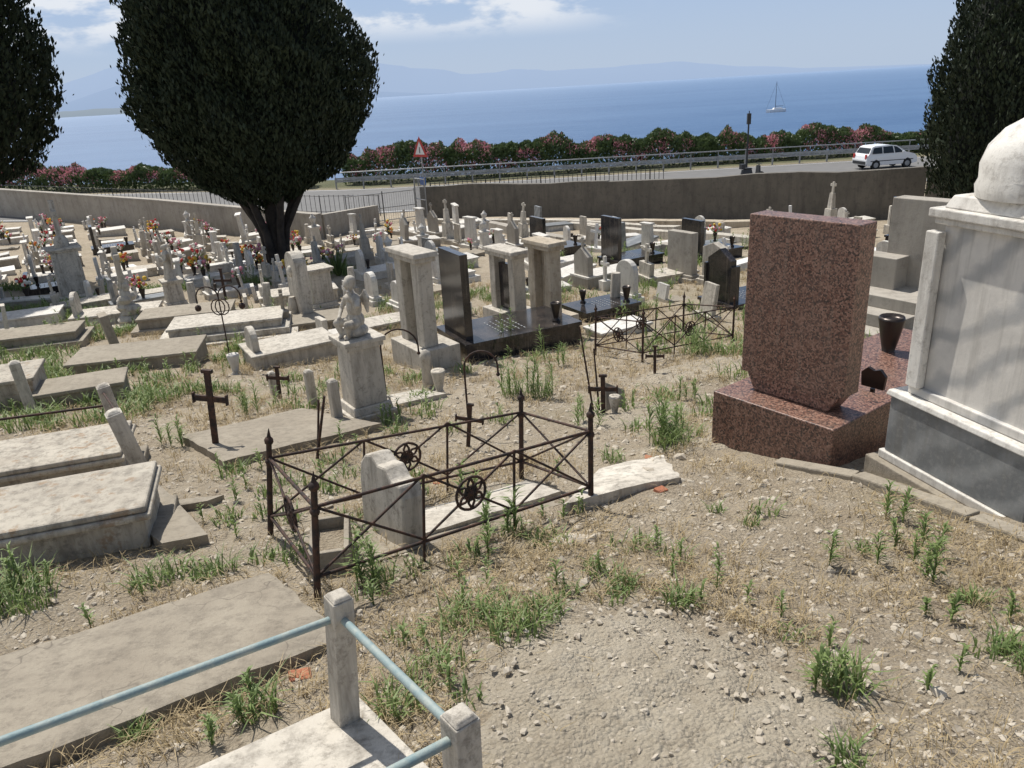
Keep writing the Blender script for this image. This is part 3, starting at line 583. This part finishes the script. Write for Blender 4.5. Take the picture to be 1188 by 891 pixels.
def statue(name,loc,rot,s,kind=0):
    b=B();m=MARB
    if kind==0:
        b.lathe([(.17,0),(.16,.1),(.13,.3),(.115,.45),(.09,.55),(.12,.66),(.13,.74),(.09,.80),(.04,.83)],m,(0,0),14)
        b.ball((.03,0,.92),(.07,.06,.085),m,12);b.cyl((0,0,.8),(.02,0,.88),.04,.035,m);b.ball((-.03,0,.95),(.07,.07,.07),m,10)
        for s2 in(-1,1):
            b.cyl((0,s2*.12,.75),(.06,s2*.15,.55),.045,.035,m);b.cyl((.06,s2*.15,.55),(.17,s2*.03,.66),.035,.03,m);b.ball((.18,0,.68),(.04,.035,.05),m,8)
            b.prism([(s2*.03,.5),(s2*.10,.3),(s2*.26,.45),(s2*.30,.75),(s2*.24,.95),(s2*.12,.85),(s2*.04,.76)],-.13,-.09,m)
    else:
        b.ball((0,0,.10),(.20,.19,.11),m,14)
        b.ball((-.02,0,.26),(.13,.15,.14),m,14);b.ball((-.01,.01,.45),(.11,.13,.17),m,14);b.ball((.0,.01,.60),(.10,.15,.08),m,12)
        b.cyl((.0,.01,.64),(.03,.02,.74),.045,.04,m);b.ball((.04,.02,.82),(.085,.08,.10),m,14);b.ball((.01,.02,.87),(.09,.085,.075),m,12);b.ball((.12,.02,.81),(.02,.015,.02),m,6)
        for s2 in(-1,1):
            b.cyl((.02,s2*.08,.22),(.24,s2*.12,.25),.075,.06,m,10);b.ball((.24,s2*.12,.25),.062,m,8);b.cyl((.24,s2*.12,.25),(.20,s2*.08,.05),.055,.035,m,10);b.ball((.24,s2*.07,.04),(.06,.03,.03),m,8)
        b.cyl((0,.14,.6),(.1,.22,.5),.045,.038,m);b.cyl((.1,.22,.5),(.12,.10,.70),.036,.028,m);b.ball((.12,.09,.72),.035,m,8)
        b.cyl((0,-.13,.6),(.06,-.2,.42),.045,.038,m);b.cyl((.06,-.2,.42),(.2,-.1,.33),.036,.028,m);b.ball((.21,-.09,.32),.035,m,8)
        b.prism([(-.04,.6),(-.16,.35),(-.22,.6),(-.14,.72)],-.15,-.10,m);b.prism([(.06,.6),(.18,.35),(.24,.6),(.16,.72)],-.15,-.10,m)
    o=b.obj(name,loc,rot);o.scale=(s,)*3
    r=o.modifiers.new('r','REMESH');r.mode='VOXEL';r.voxel_size=.013;r.use_smooth_shade=True
    sm=o.modifiers.new('s','SMOOTH');sm.iterations=3;return o
b=B();pedestal(b,.36,.92);b.obj('marble_pedestal',G(-1.57,7.62),A0,.008)
statue('marble_statue',(-1.57,7.62,H(-1.57,7.62)+.87),230,.68,1)
def aedicule(name,x,y,h,w,m,ang=A0,inner=None,base=.4,d=.3,pw=.2):
    b=B();b.box(-.08,.55,-w*.66,w*.66,-.4,base,m)
    z=base+.001
    for s in(-1,1): 
        y0,y1=sorted((s*w/2,s*(w/2-pw)));b.box(.05,.05+d,y0,y1,z,h-.14,m)
    if inner: b.box(.14,.05+d-.05,-w/2+pw+.001,w/2-pw-.001,z,h-.28,inner)
    else: b.box(.20,.05+d-.02,-w/2+pw+.001,w/2-pw-.001,z,h-.20,m)
    b.box(.0,.1+d,-w/2-.05,w/2+.05,h-.139,h-.07,m);b.box(-.03,.13+d,-w/2-.09,w/2+.09,h-.069,h,m,(.96,.96))
    b.obj(name,G(x,y),ang,.012)
aedicule('marble_aedicule_tomb',-1.42,10.5,1.72,.72,MARB,A0,None,.38,.22,.2)
aedicule('marble_aedicule_tomb',-.12,13.5,1.52,.78,MARB,A0,BLKG,.4,.25,.17)
aedicule('sandstone_aedicule_tomb',.52,12.6,1.66,.62,SAND,A0,None,.4,.22,.17)
def blacktomb(name,x,y,L,W,h,sh,ang=28,gable=False,sw=.8):
    b=B();b.box(0,L,-W/2,W/2,-.5,h-.06,BLKG);b.box(-.03,L+.03,-W/2-.03,W/2+.03,h-.059,h,BLKG)
    if gable: b.prism([(-sw/2,h+.001),(-sw/2,h+sh*.8),(0,h+sh),(sw/2,h+sh*.8),(sw/2,h+.001)],.05,.2,BLKG);b.box(.01,.24,-sw/2-.06,-sw/2-.002,h+.001,h+sh*.7,BLKG);b.box(.01,.24,sw/2+.002,sw/2+.06,h+.001,h+sh*.7,BLKG)
    elif sh>.1: b.box(.06,.18,-sw/2,sw/2,h+.001,h+sh,BLKG)
    for i in range(5): 
        for k in range(7): b.box(L*.35+i*.10,L*.35+i*.10+.018,-W*.3+k*W*.085,-W*.3+k*W*.085+W*.05,h+.0005,h+.004,STEEL)
    vase(b,L*.85,-W*.3,h,BRONZE,1.1);vase(b,.35,W*.3,h,BRONZE,.9)
    b.obj(name,G(x,y),ang,.006)
blacktomb('black_granite_tomb',-.86,11.0,1.9,1.1,.40,1.25,26)
blacktomb('black_granite_tomb',1.25,13.9,1.2,.8,.25,.02,28,sw=.3)
blacktomb('black_granite_tomb',2.88,21.3,1.6,.9,.3,1.15,28)
blacktomb('black_granite_tomb',4.0,14.3,1.5,.9,.2,1.0,28,True,.6)
blacktomb('black_granite_tomb',1.0,24.6,1.6,.9,.3,1.0,28)
blacktomb('black_granite_tomb',11.5,22.2,1.6,.9,.3,1.1,28);blacktomb('black_granite_tomb',5.2,21.5,1.6,.9,.3,.9,28);blacktomb('black_granite_tomb',-17.5,33,1.6,.9,.3,.9,28);blacktomb('black_granite_tomb',-14.2,22.5,1.2,.7,.25,.4,28)
def stele(name,x,y,h,w,t=.15,m=MARB,ang=A0,tilt=(0,0),top='arch',base=.18,fig=False,cr=False):
    b=B();b.box(-.1,t+.1,-w/2-.1,w/2+.1,-.3,base,m);b.box(-.05,t+.05,-w/2-.05,w/2+.05,base+.001,base+.07,m)
    z=base+.071
    if top=='arch': pts=arch_pts(w,h-z,.9)
    elif top=='gable': pts=[(-w/2,0),(-w/2,(h-z)*.85),(0,h-z),(w/2,(h-z)*.85),(w/2,0)]
    else: pts=[(-w/2,0),(-w/2,h-z),(w/2,h-z),(w/2,0)]
    b.prism([(a,c+z) for a,c in pts],0,t,m)
    if cr: cross(b,t/2,h+.001,.35,.24,.06,m)
    if fig: b.ball((0,0,h*.75),(.08,.1,.12),m,8);b.lathe([(.12,0),(.1,.25),(.06,.4)],m,(-.06,0),10,True,z)
    return b.obj(name,G(x,y),ang,.012,tilt)
stele('marble_headstone',-4.28,15.23,1.55,.6,.25,MARB,fig=True)
stele('marble_headstone',-6.9,12.9,.85,.36,.14,CONC,tilt=(0,-8),top='flat')
stele('marble_headstone',2.5,15.9,.95,.55,.14,MARB2)
stele('marble_headstone',4.2,18.3,1.25,.8,.2,WALLL,top='flat');stele('marble_headstone',4.75,17.4,1.05,.6,.2,MARB,top='gable')
stele('marble_headstone',-3.15,17.3,.8,.45,.14,MARB2);stele('marble_headstone',-2.45,16.5,.7,.4,.12,MARB2);stele('marble_headstone',-3.3,12.95,.5,.35,.1,MARB,top='flat')
stele('marble_headstone',5.60,11.6,1.2,.85,.35,WALLL,top='flat');stele('marble_headstone',6.15,11.35,2.0,.9,.3,WALLL,top='flat')
b=B();
for i in range(3): b.box(i*.35,2.2,-.6,.6,-.4 if i==0 else .18*i+.001,.18*(i+1),WALLL)
b.obj('stone_steps',G(4.9,10.6),A0,.01)
b=B()
for i in range(26):
    z=i*.045;r=.28*(1-i/34);b.ball((random.gauss(0,.05),random.gauss(0,.05),z),(r*random.uniform(.7,1.1),r*random.uniform(.7,1.1),.12),MARB,7)
cross(b,0,1.05,.75,.45,.11,MARB);b.box(-.4,.4,-.4,.4,-.3,.1,MARB);b.obj('rockwork_cross_monument',G(-8.5,16.9),A0,.01)
b=B();pedestal(b,.7,1.5);b.ball((0,0,1.6),(.2,.2,.25),MARB,8);cross(b,0,1.65,1.1,.55,.13,MARB);b.obj('marble_cross_monument',G(-12.2,21.5),A0,.012)
b=B();pedestal(b,.5,1.0);b.obj('marble_pedestal',G(-4.3,17.4),A0,.01)
b=B();pedestal(b,.4,.75);b.obj('marble_pedestal',G(-8.2,18.7),A0,.01)
statue('marble_statue',(-8.2,18.7,H(-8.2,18.7)+.7),210,.85,0)
def lowtomb(x,y,ang,L,W,h,m=MARB,steps=1,name='marble_ledger_tomb',head=0,m2=None,cr=0):
    b=B();z=ledger(b,L,W,h,m,m2,0,steps)
    if head: b.prism([(a,c+z+.001) for a,c in arch_pts(W*.6,head,.8)],.05,.15,m)
    if cr: b.box(.03,.23,-.2,.2,z+.001,z+.22,m);cross(b,.13,z+.221,cr,cr*.6,.07,m)
    return b.obj(name,G(x,y,.0),ang,.012)
lowtomb(-6.9,11.7,10,1.9,.9,.22,CONC);lowtomb(-6.3,14.0,12,2.0,.9,.34,MARB,3,m2=MARB);lowtomb(-7.6,15.6,12,1.8,.9,.34,CONC,2);lowtomb(-4.0,11.2,30,1.3,.8,.25,MARB,head=.35);lowtomb(-3.6,12.6,25,1.2,.6,.1,MARB2)
lowtomb(-6.0,9.2,20,1.0,.6,.2,CONC);lowtomb(-4.5,14.6,15,1.6,.8,.15,CONC,cr=.4);lowtomb(-2.8,14.2,28,1.2,.6,.12,MARB);lowtomb(1.4,12.2,28,1.0,.5,.08,MARB2);lowtomb(-5.9,18.0,20,1.8,.8,.25,MARB,cr=.5)
lowtomb(-9.8,17.0,15,1.8,.8,.25,MARB,head=.5);lowtomb(-10.2,14.3,15,1.8,.8,.25,CONC,2,cr=.5);lowtomb(-12,16.8,20,1.8,.8,.25,MARB2,1,head=.6)
lowtomb(-7.6,8.9,20,1.6,.8,.3,MLICH)
def vaseobj(x,y,s,m,name='stone_flower_vase'):
    b=B();vase(b,0,0,0,m,s);b.obj(name,G(x,y,-.01))
vaseobj(-.87,8.6,1.15,MARB);vaseobj(-4.0,10.6,1.2,MARB2);vaseobj(1.0,7.0,.8,MARB);vaseobj(-6.9,9.3,1.0,MARB)
b=B();b.box(-.16,.16,-.02,.02,0,.30,CONC);b.obj('broken_marble_plaque',G(1.02,7.15),35,.01,(-30,30))
b=B();b.box(-.06,.06,-.04,.04,0,.05,TERRA);me=b.mesh('brick')
for x,y,r in((-.95,2.56,20),(.95,4.55,40),(1.02,5.35,80),(-.6,5.2,10)): place('brick_fragment',me,G(x,y,-.02),r,.008,(12,8),.75)
def variants():
    L=[]
    b=B();z=ledger(b,1.6,.65,.18,MARB2);b.prism([(a,c+z+.001) for a,c in arch_pts(.5,.62,.9)],.05,.16,MARB2);vase(b,.4,.2,z,BRONZE,.9);L.append(('marble_headstone_tomb',b))
    b=B();z=ledger(b,1.6,.65,.2,MARB);b.box(.05,.2,-.25,.25,z+.001,z+.35,MARB);cross(b,.12,z+.352,.5,.34,.07,MARB);L.append(('marble_cross_tomb',b))
    b=B();z=ledger(b,1.5,.6,.25,MARB2,None,0,2);b.box(.03,.22,-.3,.3,z+.001,z+.75,MARB2,(.8,.9));b.box(0,.25,-.33,.33,z+.751,z+.81,MARB2);L.append(('marble_stele_tomb',b))
    b=B();b.box(-.25,.25,-.25,.25,-.3,.25,MARB);b.box(-.18,.18,-.18,.18,.251,.8,MARB,(.9,.9));b.box(-.11,.11,-.11,.11,.801,1.3,MARB,(.7,.7));cross(b,0,1.3,.35,.26,.07,MARB);L.append(('marble_obelisk',b))
    b=B();b.box(0,1.1,-.3,.3,-.2,.1,CONC);b.box(0,.1,-.2,.2,.101,.5,MARB2);L.append(('small_marble_tomb',b))
    b=B();z=ledger(b,1.6,.7,.3,WALLL,MARB2);b.prism([(-.3,z),(-.3,z+.5),(0,z+.72),(.3,z+.5),(.3,z)],.05,.22,WALLL);cross(b,.13,z+.7,.28,.2,.05,WALLL);L.append(('marble_gabled_tomb',b))
    b=B();pedestal(b,.36,.8,MARB2);b.lathe([(.1,0),(.13,.03),(.06,.08),(.14,.25),(.15,.33),(.08,.38),(.03,.48)],MARB2,(0,0),12,True,.801);L.append(('marble_urn_monument',b))
    b=B();z=ledger(b,1.6,.7,.2,BARD,BARDD);b.box(.05,.15,-.3,.3,z+.001,z+.7,BARDD);L.append(('grey_marble_tomb',b))
    b=B();z=ledger(b,1.4,.6,.1,PLANT);cross(b,.08,z,.85,.5,.07,PLANT);L.append(('white_cross_tomb',b))
    b=B();b.box(-.16,.16,-.16,.16,-.2,.3,MARB);b.lathe([(.12,0),(.11,.6),(.10,.65)],MARB,(0,0),12,True,.301);L.append(('broken_column_monument',b))
    b=B();b.box(-.1,.2,-.28,.28,-.3,.12,MARB);b.box(0,.1,-.2,.2,.121,.75,MARB,(.9,.9));L.append(('marble_headstone',b))
    b=B();b.box(-.14,.14,-.14,.14,-.3,.3,MARB2);cross(b,0,.3,.7,.42,.08,MARB2);L.append(('marble_cross',b))
    return [(n,b.mesh(n)) for n,b in L]
VAR=variants()
BQ=[]
for cols in([FRED,FWHT],[FPNK,FWHT,FYEL],[FORG,FYEL],[FWHT,FPNK],[FRED,FPNK,FYEL]):
    b=B();vase(b,0,0,0,BRONZE,.8);bunch(b,0,0,.2,cols,1.1);BQ.append(b.mesh('flower_bouquet'))
def gline(x,y):
    if x<-8.3: return np.interp(x,[-60,-29.5,-18,-8.3],[60,47,41.5,35.5])-1.2
    return np.interp(x,[-8.3,-4.2,5,12.2,16.3],[36,40,36.6,32.4,30])-2
occ=[(-7.75,26.4,1.2),(-12.2,21.5,1.2),(-8.2,18.7,.9),(2.88,21.3,1.5),(1,24.6,1.5),(-17.5,33,1.3),(-14.2,22.5,1.2),(5.2,21.5,1.4),(11.5,22.2,1.4),(4.2,18.3,1.1),(16.3,25.6,1.0),(-16.9,24,1),(-7.1,19.1,.5)]
for row in range(-32,64):
    for k in range(-46,46):
        a=row*2.1+random.uniform(-.3,.3);c=k*1.1+random.uniform(-.15,.15)
        t=math.radians(28);x=a*math.cos(t)-c*math.sin(t);y=a*math.sin(t)+c*math.cos(t)
        if x<-33 or x>15: continue
        lo=19.5 if x<-2 else (20.5 if x<8 else 17)
        if x<-9: lo=18.3
        if y<lo or y>gline(x,y): continue
        if 1.5<x<12 and y>27.5 and (y>34-(x-1.5)*.9 or random.random()<.3): continue
        if x<-11 and y<22 and random.random()<.45: continue
        if x<-12 and y<19.6: continue
        if any((x-q)**2+(y-w)**2<r*r for q,w,r in occ): continue
        dens=.9 if x<-3 else .62
        if random.random()>dens: continue
        n,me=random.choices(VAR,[8,5,6,2.0,4,3,2.5,2,4,2,7,5])[0]
        s=random.uniform(.75,1.05)
        place(n,me,G(x,y,0),28+random.gauss(0,6),0,(random.gauss(0,2.5),random.gauss(0,2.5)),(s,s,s*random.uniform(.8,1.25)))
        if random.random()<(.6 if x<-5 else .15):
            d=random.uniform(.3,.9);place('flower_bouquet',random.choice(BQ),(x+d*math.cos(t),y+d*math.sin(t),H(x,y)+.22*s),random.uniform(0,360),0,(0,0),random.uniform(.8,1.4))
MID=[(-8.89,20.4,9),(-6.33,18.9,4),(-10.8,19.5,0),(-4.96,18.4,10),(-3.8,18.67,9),(-2.31,18.3,4),(-1.87,19.6,2),(.6,16.9,10),(1.14,18.87,0),(1.76,18.0,5),(3.26,18.07,1),(3.19,15.62,4),(6.0,16.5,2),(7.3,15.5,0),(9,16.2,1),(-11.2,18.6,1),(-13.5,19.8,5),(-5.4,16.9,9),(.25,17.5,0),(-1.2,16.6,10),(-1.3,18.2,6),(5.6,19.2,8),(2.3,17.5,11),(6.9,18.2,5),(-5.6,16.0,10),(-9.4,19.3,11),(-7.3,17.6,9),(-1.9,14.9,10),(-3.4,15.9,11),(2.1,14.6,9),(-.9,15.3,11),(3.5,13.2,10),(-10.9,16.2,10),(-12.9,18.2,9),(-6.9,20.0,11)]
for x,y,k in MID:
    n,me=VAR[k];s=random.uniform(.75,.95);place(n,me,G(x,y,0),28+random.gauss(0,6),0,(random.gauss(0,3),random.gauss(0,3)),s)
for x,y in((-12,30),(-4.9,30.3),(-5.4,24),(-9.6,24.8),(-6.3,22.2),(-2.3,19.5),(-6.0,25.5)):
    place('flower_bouquet',random.choice(BQ),G(x,y,.1),0,0,(0,0),1.3)
b=B();
for i in range(70):
    a=random.uniform(0,6.28);b.cyl((0,0,0),(.45*math.cos(a)*random.random(),.45*math.sin(a)*random.random(),random.uniform(.4,.9)),.03,.005,WEED,3)
b.obj('agave_plant',G(-5.0,22.8),0)
# ------------------------------------------------------------ scatter
def blades(name,P,hgt,wid,spread,mats,mi=None,bend=.5):
    n=len(P);th=rng.uniform(0,2*np.pi,n);d=np.stack([np.cos(th),np.sin(th),np.zeros(n)],1);sd=np.stack([-np.sin(th),np.cos(th),np.zeros(n)],1)
    up=np.array([0,0,1.]);h=hgt[:,None];w=wid[:,None];sp=spread[:,None]
    mid=P+up*h*.55+d*h*sp*.4;tip=P+up*h*(1-bend*sp*.6)+d*h*sp*1.1
    V=np.stack([P-sd*w*.4,P+sd*w*.4,mid+sd*w*.5,tip,mid-sd*w*.5],1).reshape(-1,3);o=np.arange(n)[:,None]*5
    F=np.concatenate([o+np.array([0,1,2]),o+np.array([0,2,4]),o+np.array([4,2,3])])
    return npmesh(name,V,F,mats)
EX=[(-1.9,2.5,37.8,1.05,.48),(-1.45,1.3,37.8,1.1,.5),(-3.2,4.2,17,1.1,.42),(-4.1,5.75,17,1.1,.45),(-2.3,6.8,42,.85,.65),(2.3,5.4,36,.7,.55),(3.3,6.1,36,1.,.5),(3.1,4.2,16,.6,.7),(-.3,4.3,36.6,.6,.3),(.78,4.85,60,.4,.3),(-.2,11.4,28,.95,.6)]
def inside(x,y):
    m=np.zeros(len(x),bool)
    for cx,cy,a,hx,hy in EX:
        t=math.radians(a);dx=x-cx;dy=y-cy;m|=(np.abs(dx*math.cos(t)+dy*math.sin(t))<hx)&(np.abs(-dx*math.sin(t)+dy*math.cos(t))<hy)
    return m
def samp(n,y0,y1,pw=1.6,wx=.78):
    y=y0+(y1-y0)*rng.random(n)**pw;x=(rng.random(n)*2-1)*(wx*y+.6);k=~inside(x,y);return x[k],y[k]
def patchm(x,y): return ((x-.44)/.68)**2+((y-2.2)/.85)**2<1
x,y=samp(34000,1.2,20,1.35);k=(vnoise(x*1.3+3,y*1.3)+.35*rng.normal(size=len(x))*.5>-.02)&~(patchm(x,y)&(rng.random(len(x))<.97));x=x[k];y=y[k]
m=6;X=np.repeat(x,m)+rng.normal(size=len(x)*m)*.02;Y2=np.repeat(y,m)+rng.normal(size=len(x)*m)*.02
P=np.stack([X,Y2,HV(X,Y2)-.005],1);n=len(P)
blades('dry_grass',P,rng.uniform(.02,.085,n)*(1+np.repeat(y,m)*.08),rng.uniform(.0015,.0035,n)*(1+np.repeat(y,m)*.13),rng.uniform(.3,1.6,n),[DRY])
x,y=samp(7000,1.2,9,1.4);k=~patchm(x,y);x=x[k];y=y[k];n=len(x);P=np.stack([x,y,HV(x,y)+.004],1);blades('straw_litter',P,rng.uniform(.02,.06,n),rng.uniform(.0015,.003,n),rng.uniform(1.5,2.2,n)*1.0,[DRY],None,.7)
WP=[];WH=[];WW=[];WS=[]
def clump(x,y,r,n,h,w=.007,sp=.7):
    a=rng.uniform(0,6.28,n);q=r*np.sqrt(rng.random(n));xx=x+q*np.cos(a);yy_=y+q*np.sin(a)
    WP.append(np.stack([xx,yy_,HV(xx,yy_)-.01],1));WH.append(h*rng.uniform(.5,1.15,n));WW.append(w*rng.uniform(.7,1.3,n));WS.append(sp*rng.uniform(.3,1.5,n))
def stalk(x,y,h,n=30,lw=.011):
    z0=H(x,y);lx,ly=rng.normal(size=2)*.06
    t=np.linspace(.05,1,n);P=np.stack([x+lx*t*h,y+ly*t*h,z0+t*h],1)
    WP.append(P);WH.append(np.interp(t,[0,.6,1],[.09,.08,.05])*min(1.3,h/.3)*rng.uniform(.8,1.2,n));WW.append(np.full(n,lw));WS.append(np.full(n,1.1))
    WP.append(np.array([[x,y,z0-.01]]*2));WH.append(np.array([h,h*.98]));WW.append(np.array([.009,.009]));WS.append(np.array([.03,.05]))
for x,y,r,n,h in [(-.04,2.78,.13,150,.16),(-.30,2.95,.16,140,.14),(.10,2.95,.10,80,.12),(-.35,2.6,.1,50,.13),(.73,3.0,.07,90,.12),(.5,3.22,.06,60,.10),(1.18,2.28,.08,80,.18),(-1.05,2.32,.08,70,.16),(-.50,2.3,.10,100,.14),(-1.46,2.22,.05,60,.10),(-2.6,3.35,.15,120,.22),(-2.75,3.6,.15,90,.2),(-2.0,3.6,.12,80,.17),(-1.67,3.67,.08,50,.15),(2.05,2.88,.06,60,.10),(1.94,2.5,.07,60,.12),(1.95,2.3,.08,70,.14),(1.22,4.16,.05,40,.08),(1.8,3.46,.05,40,.08),(1.35,3.91,.05,35,.08),(-.75,3.4,.08,60,.18),(1.03,1.88,.06,60,.12),(-.42,2.5,.1,50,.12),(.22,3.16,.05,40,.08),(.37,3.4,.06,40,.08),(1.25,5.6,.15,130,.24),(.76,5.4,.1,50,.15),(.29,8.0,.15,90,.25),(.0,8.09,.15,90,.25),(1.5,5.9,.15,60,.16)]:
    clump(x,y,r,n,h)
for x,y,h,k in [(-.18,3.98,.32,3),(-.1,3.8,.25,2),(1.22,5.75,.40,5),(1.4,5.85,.3,3),(0,8.1,.45,4),(.29,8.0,.45,4),(-.03,11.06,.7,4),(-2.95,8.0,.38,4),(-4.4,8.6,.35,5),(-3.2,6.7,.3,4),(1.98,3.2,.22,3),(2.1,3.4,.2,3),(1.7,3.3,.18,2),(2.0,2.75,.15,3),(-.8,3.45,.26,4),(-2.7,3.5,.25,5),(-1.1,2.35,.16,3),(1.1,2.35,.17,3),(.65,6.6,.3,3),(1.9,7.5,.25,3),(1.35,6.2,.3,3),(-5.6,14.5,.4,4),(-9,15,.5,6),(-.4,4.6,.25,2),(2.2,3.9,.2,2),(2.5,9.9,.4,5),(.65,10,.5,4)]:
    for q in range(k): stalk(x+rng.normal()*.09,y+rng.normal()*.09,h*rng.uniform(.6,1.1))
xs_,ys_=samp(2000,2.2,24,1.1)
for x,y in zip(xs_,ys_):
    g=float(vnoise(x*.55+20,y*.55+4))+float(vnoise(x*2,y*2+40))*.5
    if patchm(x,y): continue
    if g<.03: continue
    if rng.random()<.5: clump(x,y,.05+.012*y,int(22+y*1.5),.06+.012*y,.006+.0009*y)
    else: stalk(x,y,.08+.018*y*rng.uniform(.5,1.3),14,.009+.0008*y)
for x0,x1,y0,y1,n in((-16,-9.5,17,20.5,130),(-9,-4,7.5,10,80),(-13,-8,13,16,90),(2.5,6,7.5,11.5,60),(-3,3,14,18,60),(-12,-6,10,13,80)):
    for q in range(n):
        x=rng.uniform(x0,x1);y=rng.uniform(y0,y1);clump(x,y,.18,36,.24,.014)
P=np.concatenate(WP);blades('green_weeds',P,np.concatenate(WH),np.concatenate(WW),np.concatenate(WS),[WEED])
ph=(1+5**.5)/2
IV=np.array([(-1,ph,0),(1,ph,0),(-1,-ph,0),(1,-ph,0),(0,-1,ph),(0,1,ph),(0,-1,-ph),(0,1,-ph),(ph,0,-1),(ph,0,1),(-ph,0,-1),(-ph,0,1)])/1.9
IF=np.array([(0,11,5),(0,5,1),(0,1,7),(0,7,10),(0,10,11),(1,5,9),(5,11,4),(11,10,2),(10,7,6),(7,1,8),(3,9,4),(3,4,2),(3,2,6),(3,6,8),(3,8,9),(4,9,5),(2,4,11),(6,2,10),(8,6,7),(9,8,1)])
def pebbles(name,x,y,sz,mats,dz=0):
    n=len(x);J=IV[None]*(1+.28*rng.normal(size=(n,12,1)).clip(-1.5,1.5));sc=np.stack([rng.uniform(.7,1.3,n),rng.uniform(.6,1.1,n),rng.uniform(.4,.8,n)],1)*sz[:,None]
    J=J*sc[:,None,:];t=rng.uniform(0,6.28,n);c,s=np.cos(t)[:,None],np.sin(t)[:,None]
    V=np.stack([J[...,0]*c-J[...,1]*s+x[:,None],J[...,0]*s+J[...,1]*c+y[:,None],J[...,2]+(HV(x,y)+sz*.15+dz)[:,None]],-1).reshape(-1,3)
    return npmesh(name,V,(np.arange(n)[:,None,None]*12+IF[None]).reshape(-1,3),mats)
x,y=samp(26000,1.2,11,1.5);k=(~patchm(x,y));x=x[k];y=y[k];pebbles('pebbles',x,y,(.004+.013*rng.random(len(x))**3.5)*(1+y*.09),[PEB])
x,y=samp(650,1.6,10,1.2);k=vnoise(x*1.1,y*1.1+9)>-.1;x=x[k];y=y[k];pebbles('stones',x,y,.012+.033*rng.random(len(x))**2.5,[PEB])
x=np.array([.33,.40,.62,1.32,1.5,2.0,.95,1.25,-.55,1.05,1.72,.2]);y=np.array([3.72,3.78,2.9,2.9,2.2,2.4,4.9,5.3,4.4,3.3,2.6,3.5]);pebbles('stones',x,y,np.array([.07,.05,.03,.03,.035,.04,.06,.05,.04,.03,.035,.03]),[PEB])
x=.44+.62*(rng.random(1500)*2-1);y=2.2+.8*(rng.random(1500)*2-1);k=(y>1.2)&patchm(x,y);x=x[k];y=y[k];pebbles('cement_rubble',x,y,.0035+.014*rng.random(len(x))**4,[PEB],.03)
# ------------------------------------------------------------ light, sky, camera
AZ=math.radians(35);EL=math.radians(60)
sd=Vector((-math.sin(AZ)*math.cos(EL),math.cos(AZ)*math.cos(EL),math.sin(EL)))
L=bpy.data.lights.new('sun','SUN');L.energy=5.0;L.angle=math.radians(.5);L.color=(1,.955,.88)
lo=bpy.data.objects.new('sun',L);COL.objects.link(lo);lo.rotation_euler=sd.to_track_quat('Z','Y').to_euler()
W=bpy.data.worlds.new('World');S.world=W;W.use_nodes=True;nt=W.node_tree;bg=nt.nodes['Background']
sky=nt.nodes.new('ShaderNodeTexSky');sky.sky_type='NISHITA';sky.sun_disc=False;sky.sun_elevation=EL;sky.sun_rotation=-AZ;sky.altitude=40;sky.air_density=1.0;sky.dust_density=1.2;sky.ozone_density=1.5
tc=nt.nodes.new('ShaderNodeTexCoord');mp=nt.nodes.new('ShaderNodeMapping');mp.inputs['Scale'].default_value=(6,6,17);nt.links.new(tc.outputs['Generated'],mp.inputs[0])
n1=noise(nt,mp.outputs[0],1.5,9,.6)
sx=nt.nodes.new('ShaderNodeSeparateXYZ');nt.links.new(tc.outputs['Generated'],sx.inputs[0])
def mr(inp,a,b_,c=0,d=1):
    m=nt.nodes.new('ShaderNodeMapRange');m.interpolation_type='SMOOTHSTEP';nt.links.new(inp,m.inputs[0])
    for i,v_ in enumerate((a,b_,c,d)): m.inputs[1+i].default_value=v_
    return m.outputs[0]
def mul(a,b_):
    m=nt.nodes.new('ShaderNodeMath');m.operation='MULTIPLY';nt.links.new(a,m.inputs[0])
    if isinstance(b_,float): m.inputs[1].default_value=b_
    else: nt.links.new(b_,m.inputs[1])
    return m.outputs[0]
cl=mul(mul(mul(mr(n1,.44,.58),mr(sx.outputs['Z'],.052,.085)),mr(sx.outputs['X'],.20,.05)),.9)
hc=mix(nt,mr(sx.outputs['Z'],.0,.17),(5.6,6.8,8.6),(4.4,6.1,9.0))
c=mix(nt,mul(mr(sx.outputs['Z'],.45,.12),.95),sky.outputs[0],hc);c=mix(nt,cl,c,(9.6,10.0,10.6))
nt.links.new(c,bg.inputs['Color']);bg.inputs['Strength'].default_value=.085
p=math.radians(21.0);r=math.radians(3.35)
fw=Vector((0,math.cos(p),-math.sin(p)));up0=Vector((0,math.sin(p),math.cos(p)));rt0=Vector((1,0,0))
R=rt0*math.cos(r)-up0*math.sin(r);U=rt0*math.sin(r)+up0*math.cos(r)
cam=bpy.data.cameras.new('camera');co=bpy.data.objects.new('camera',cam);COL.objects.link(co)
M=Matrix((R,U,-fw)).transposed().to_4x4();M.translation=Vector((0,0,1.75));co.matrix_world=M
cam.sensor_width=36;cam.lens=893/1188*36;cam.clip_start=.05;cam.clip_end=100000
S.camera=co
S.view_settings.view_transform='Standard';S.view_settings.look='None';S.view_settings.exposure=0
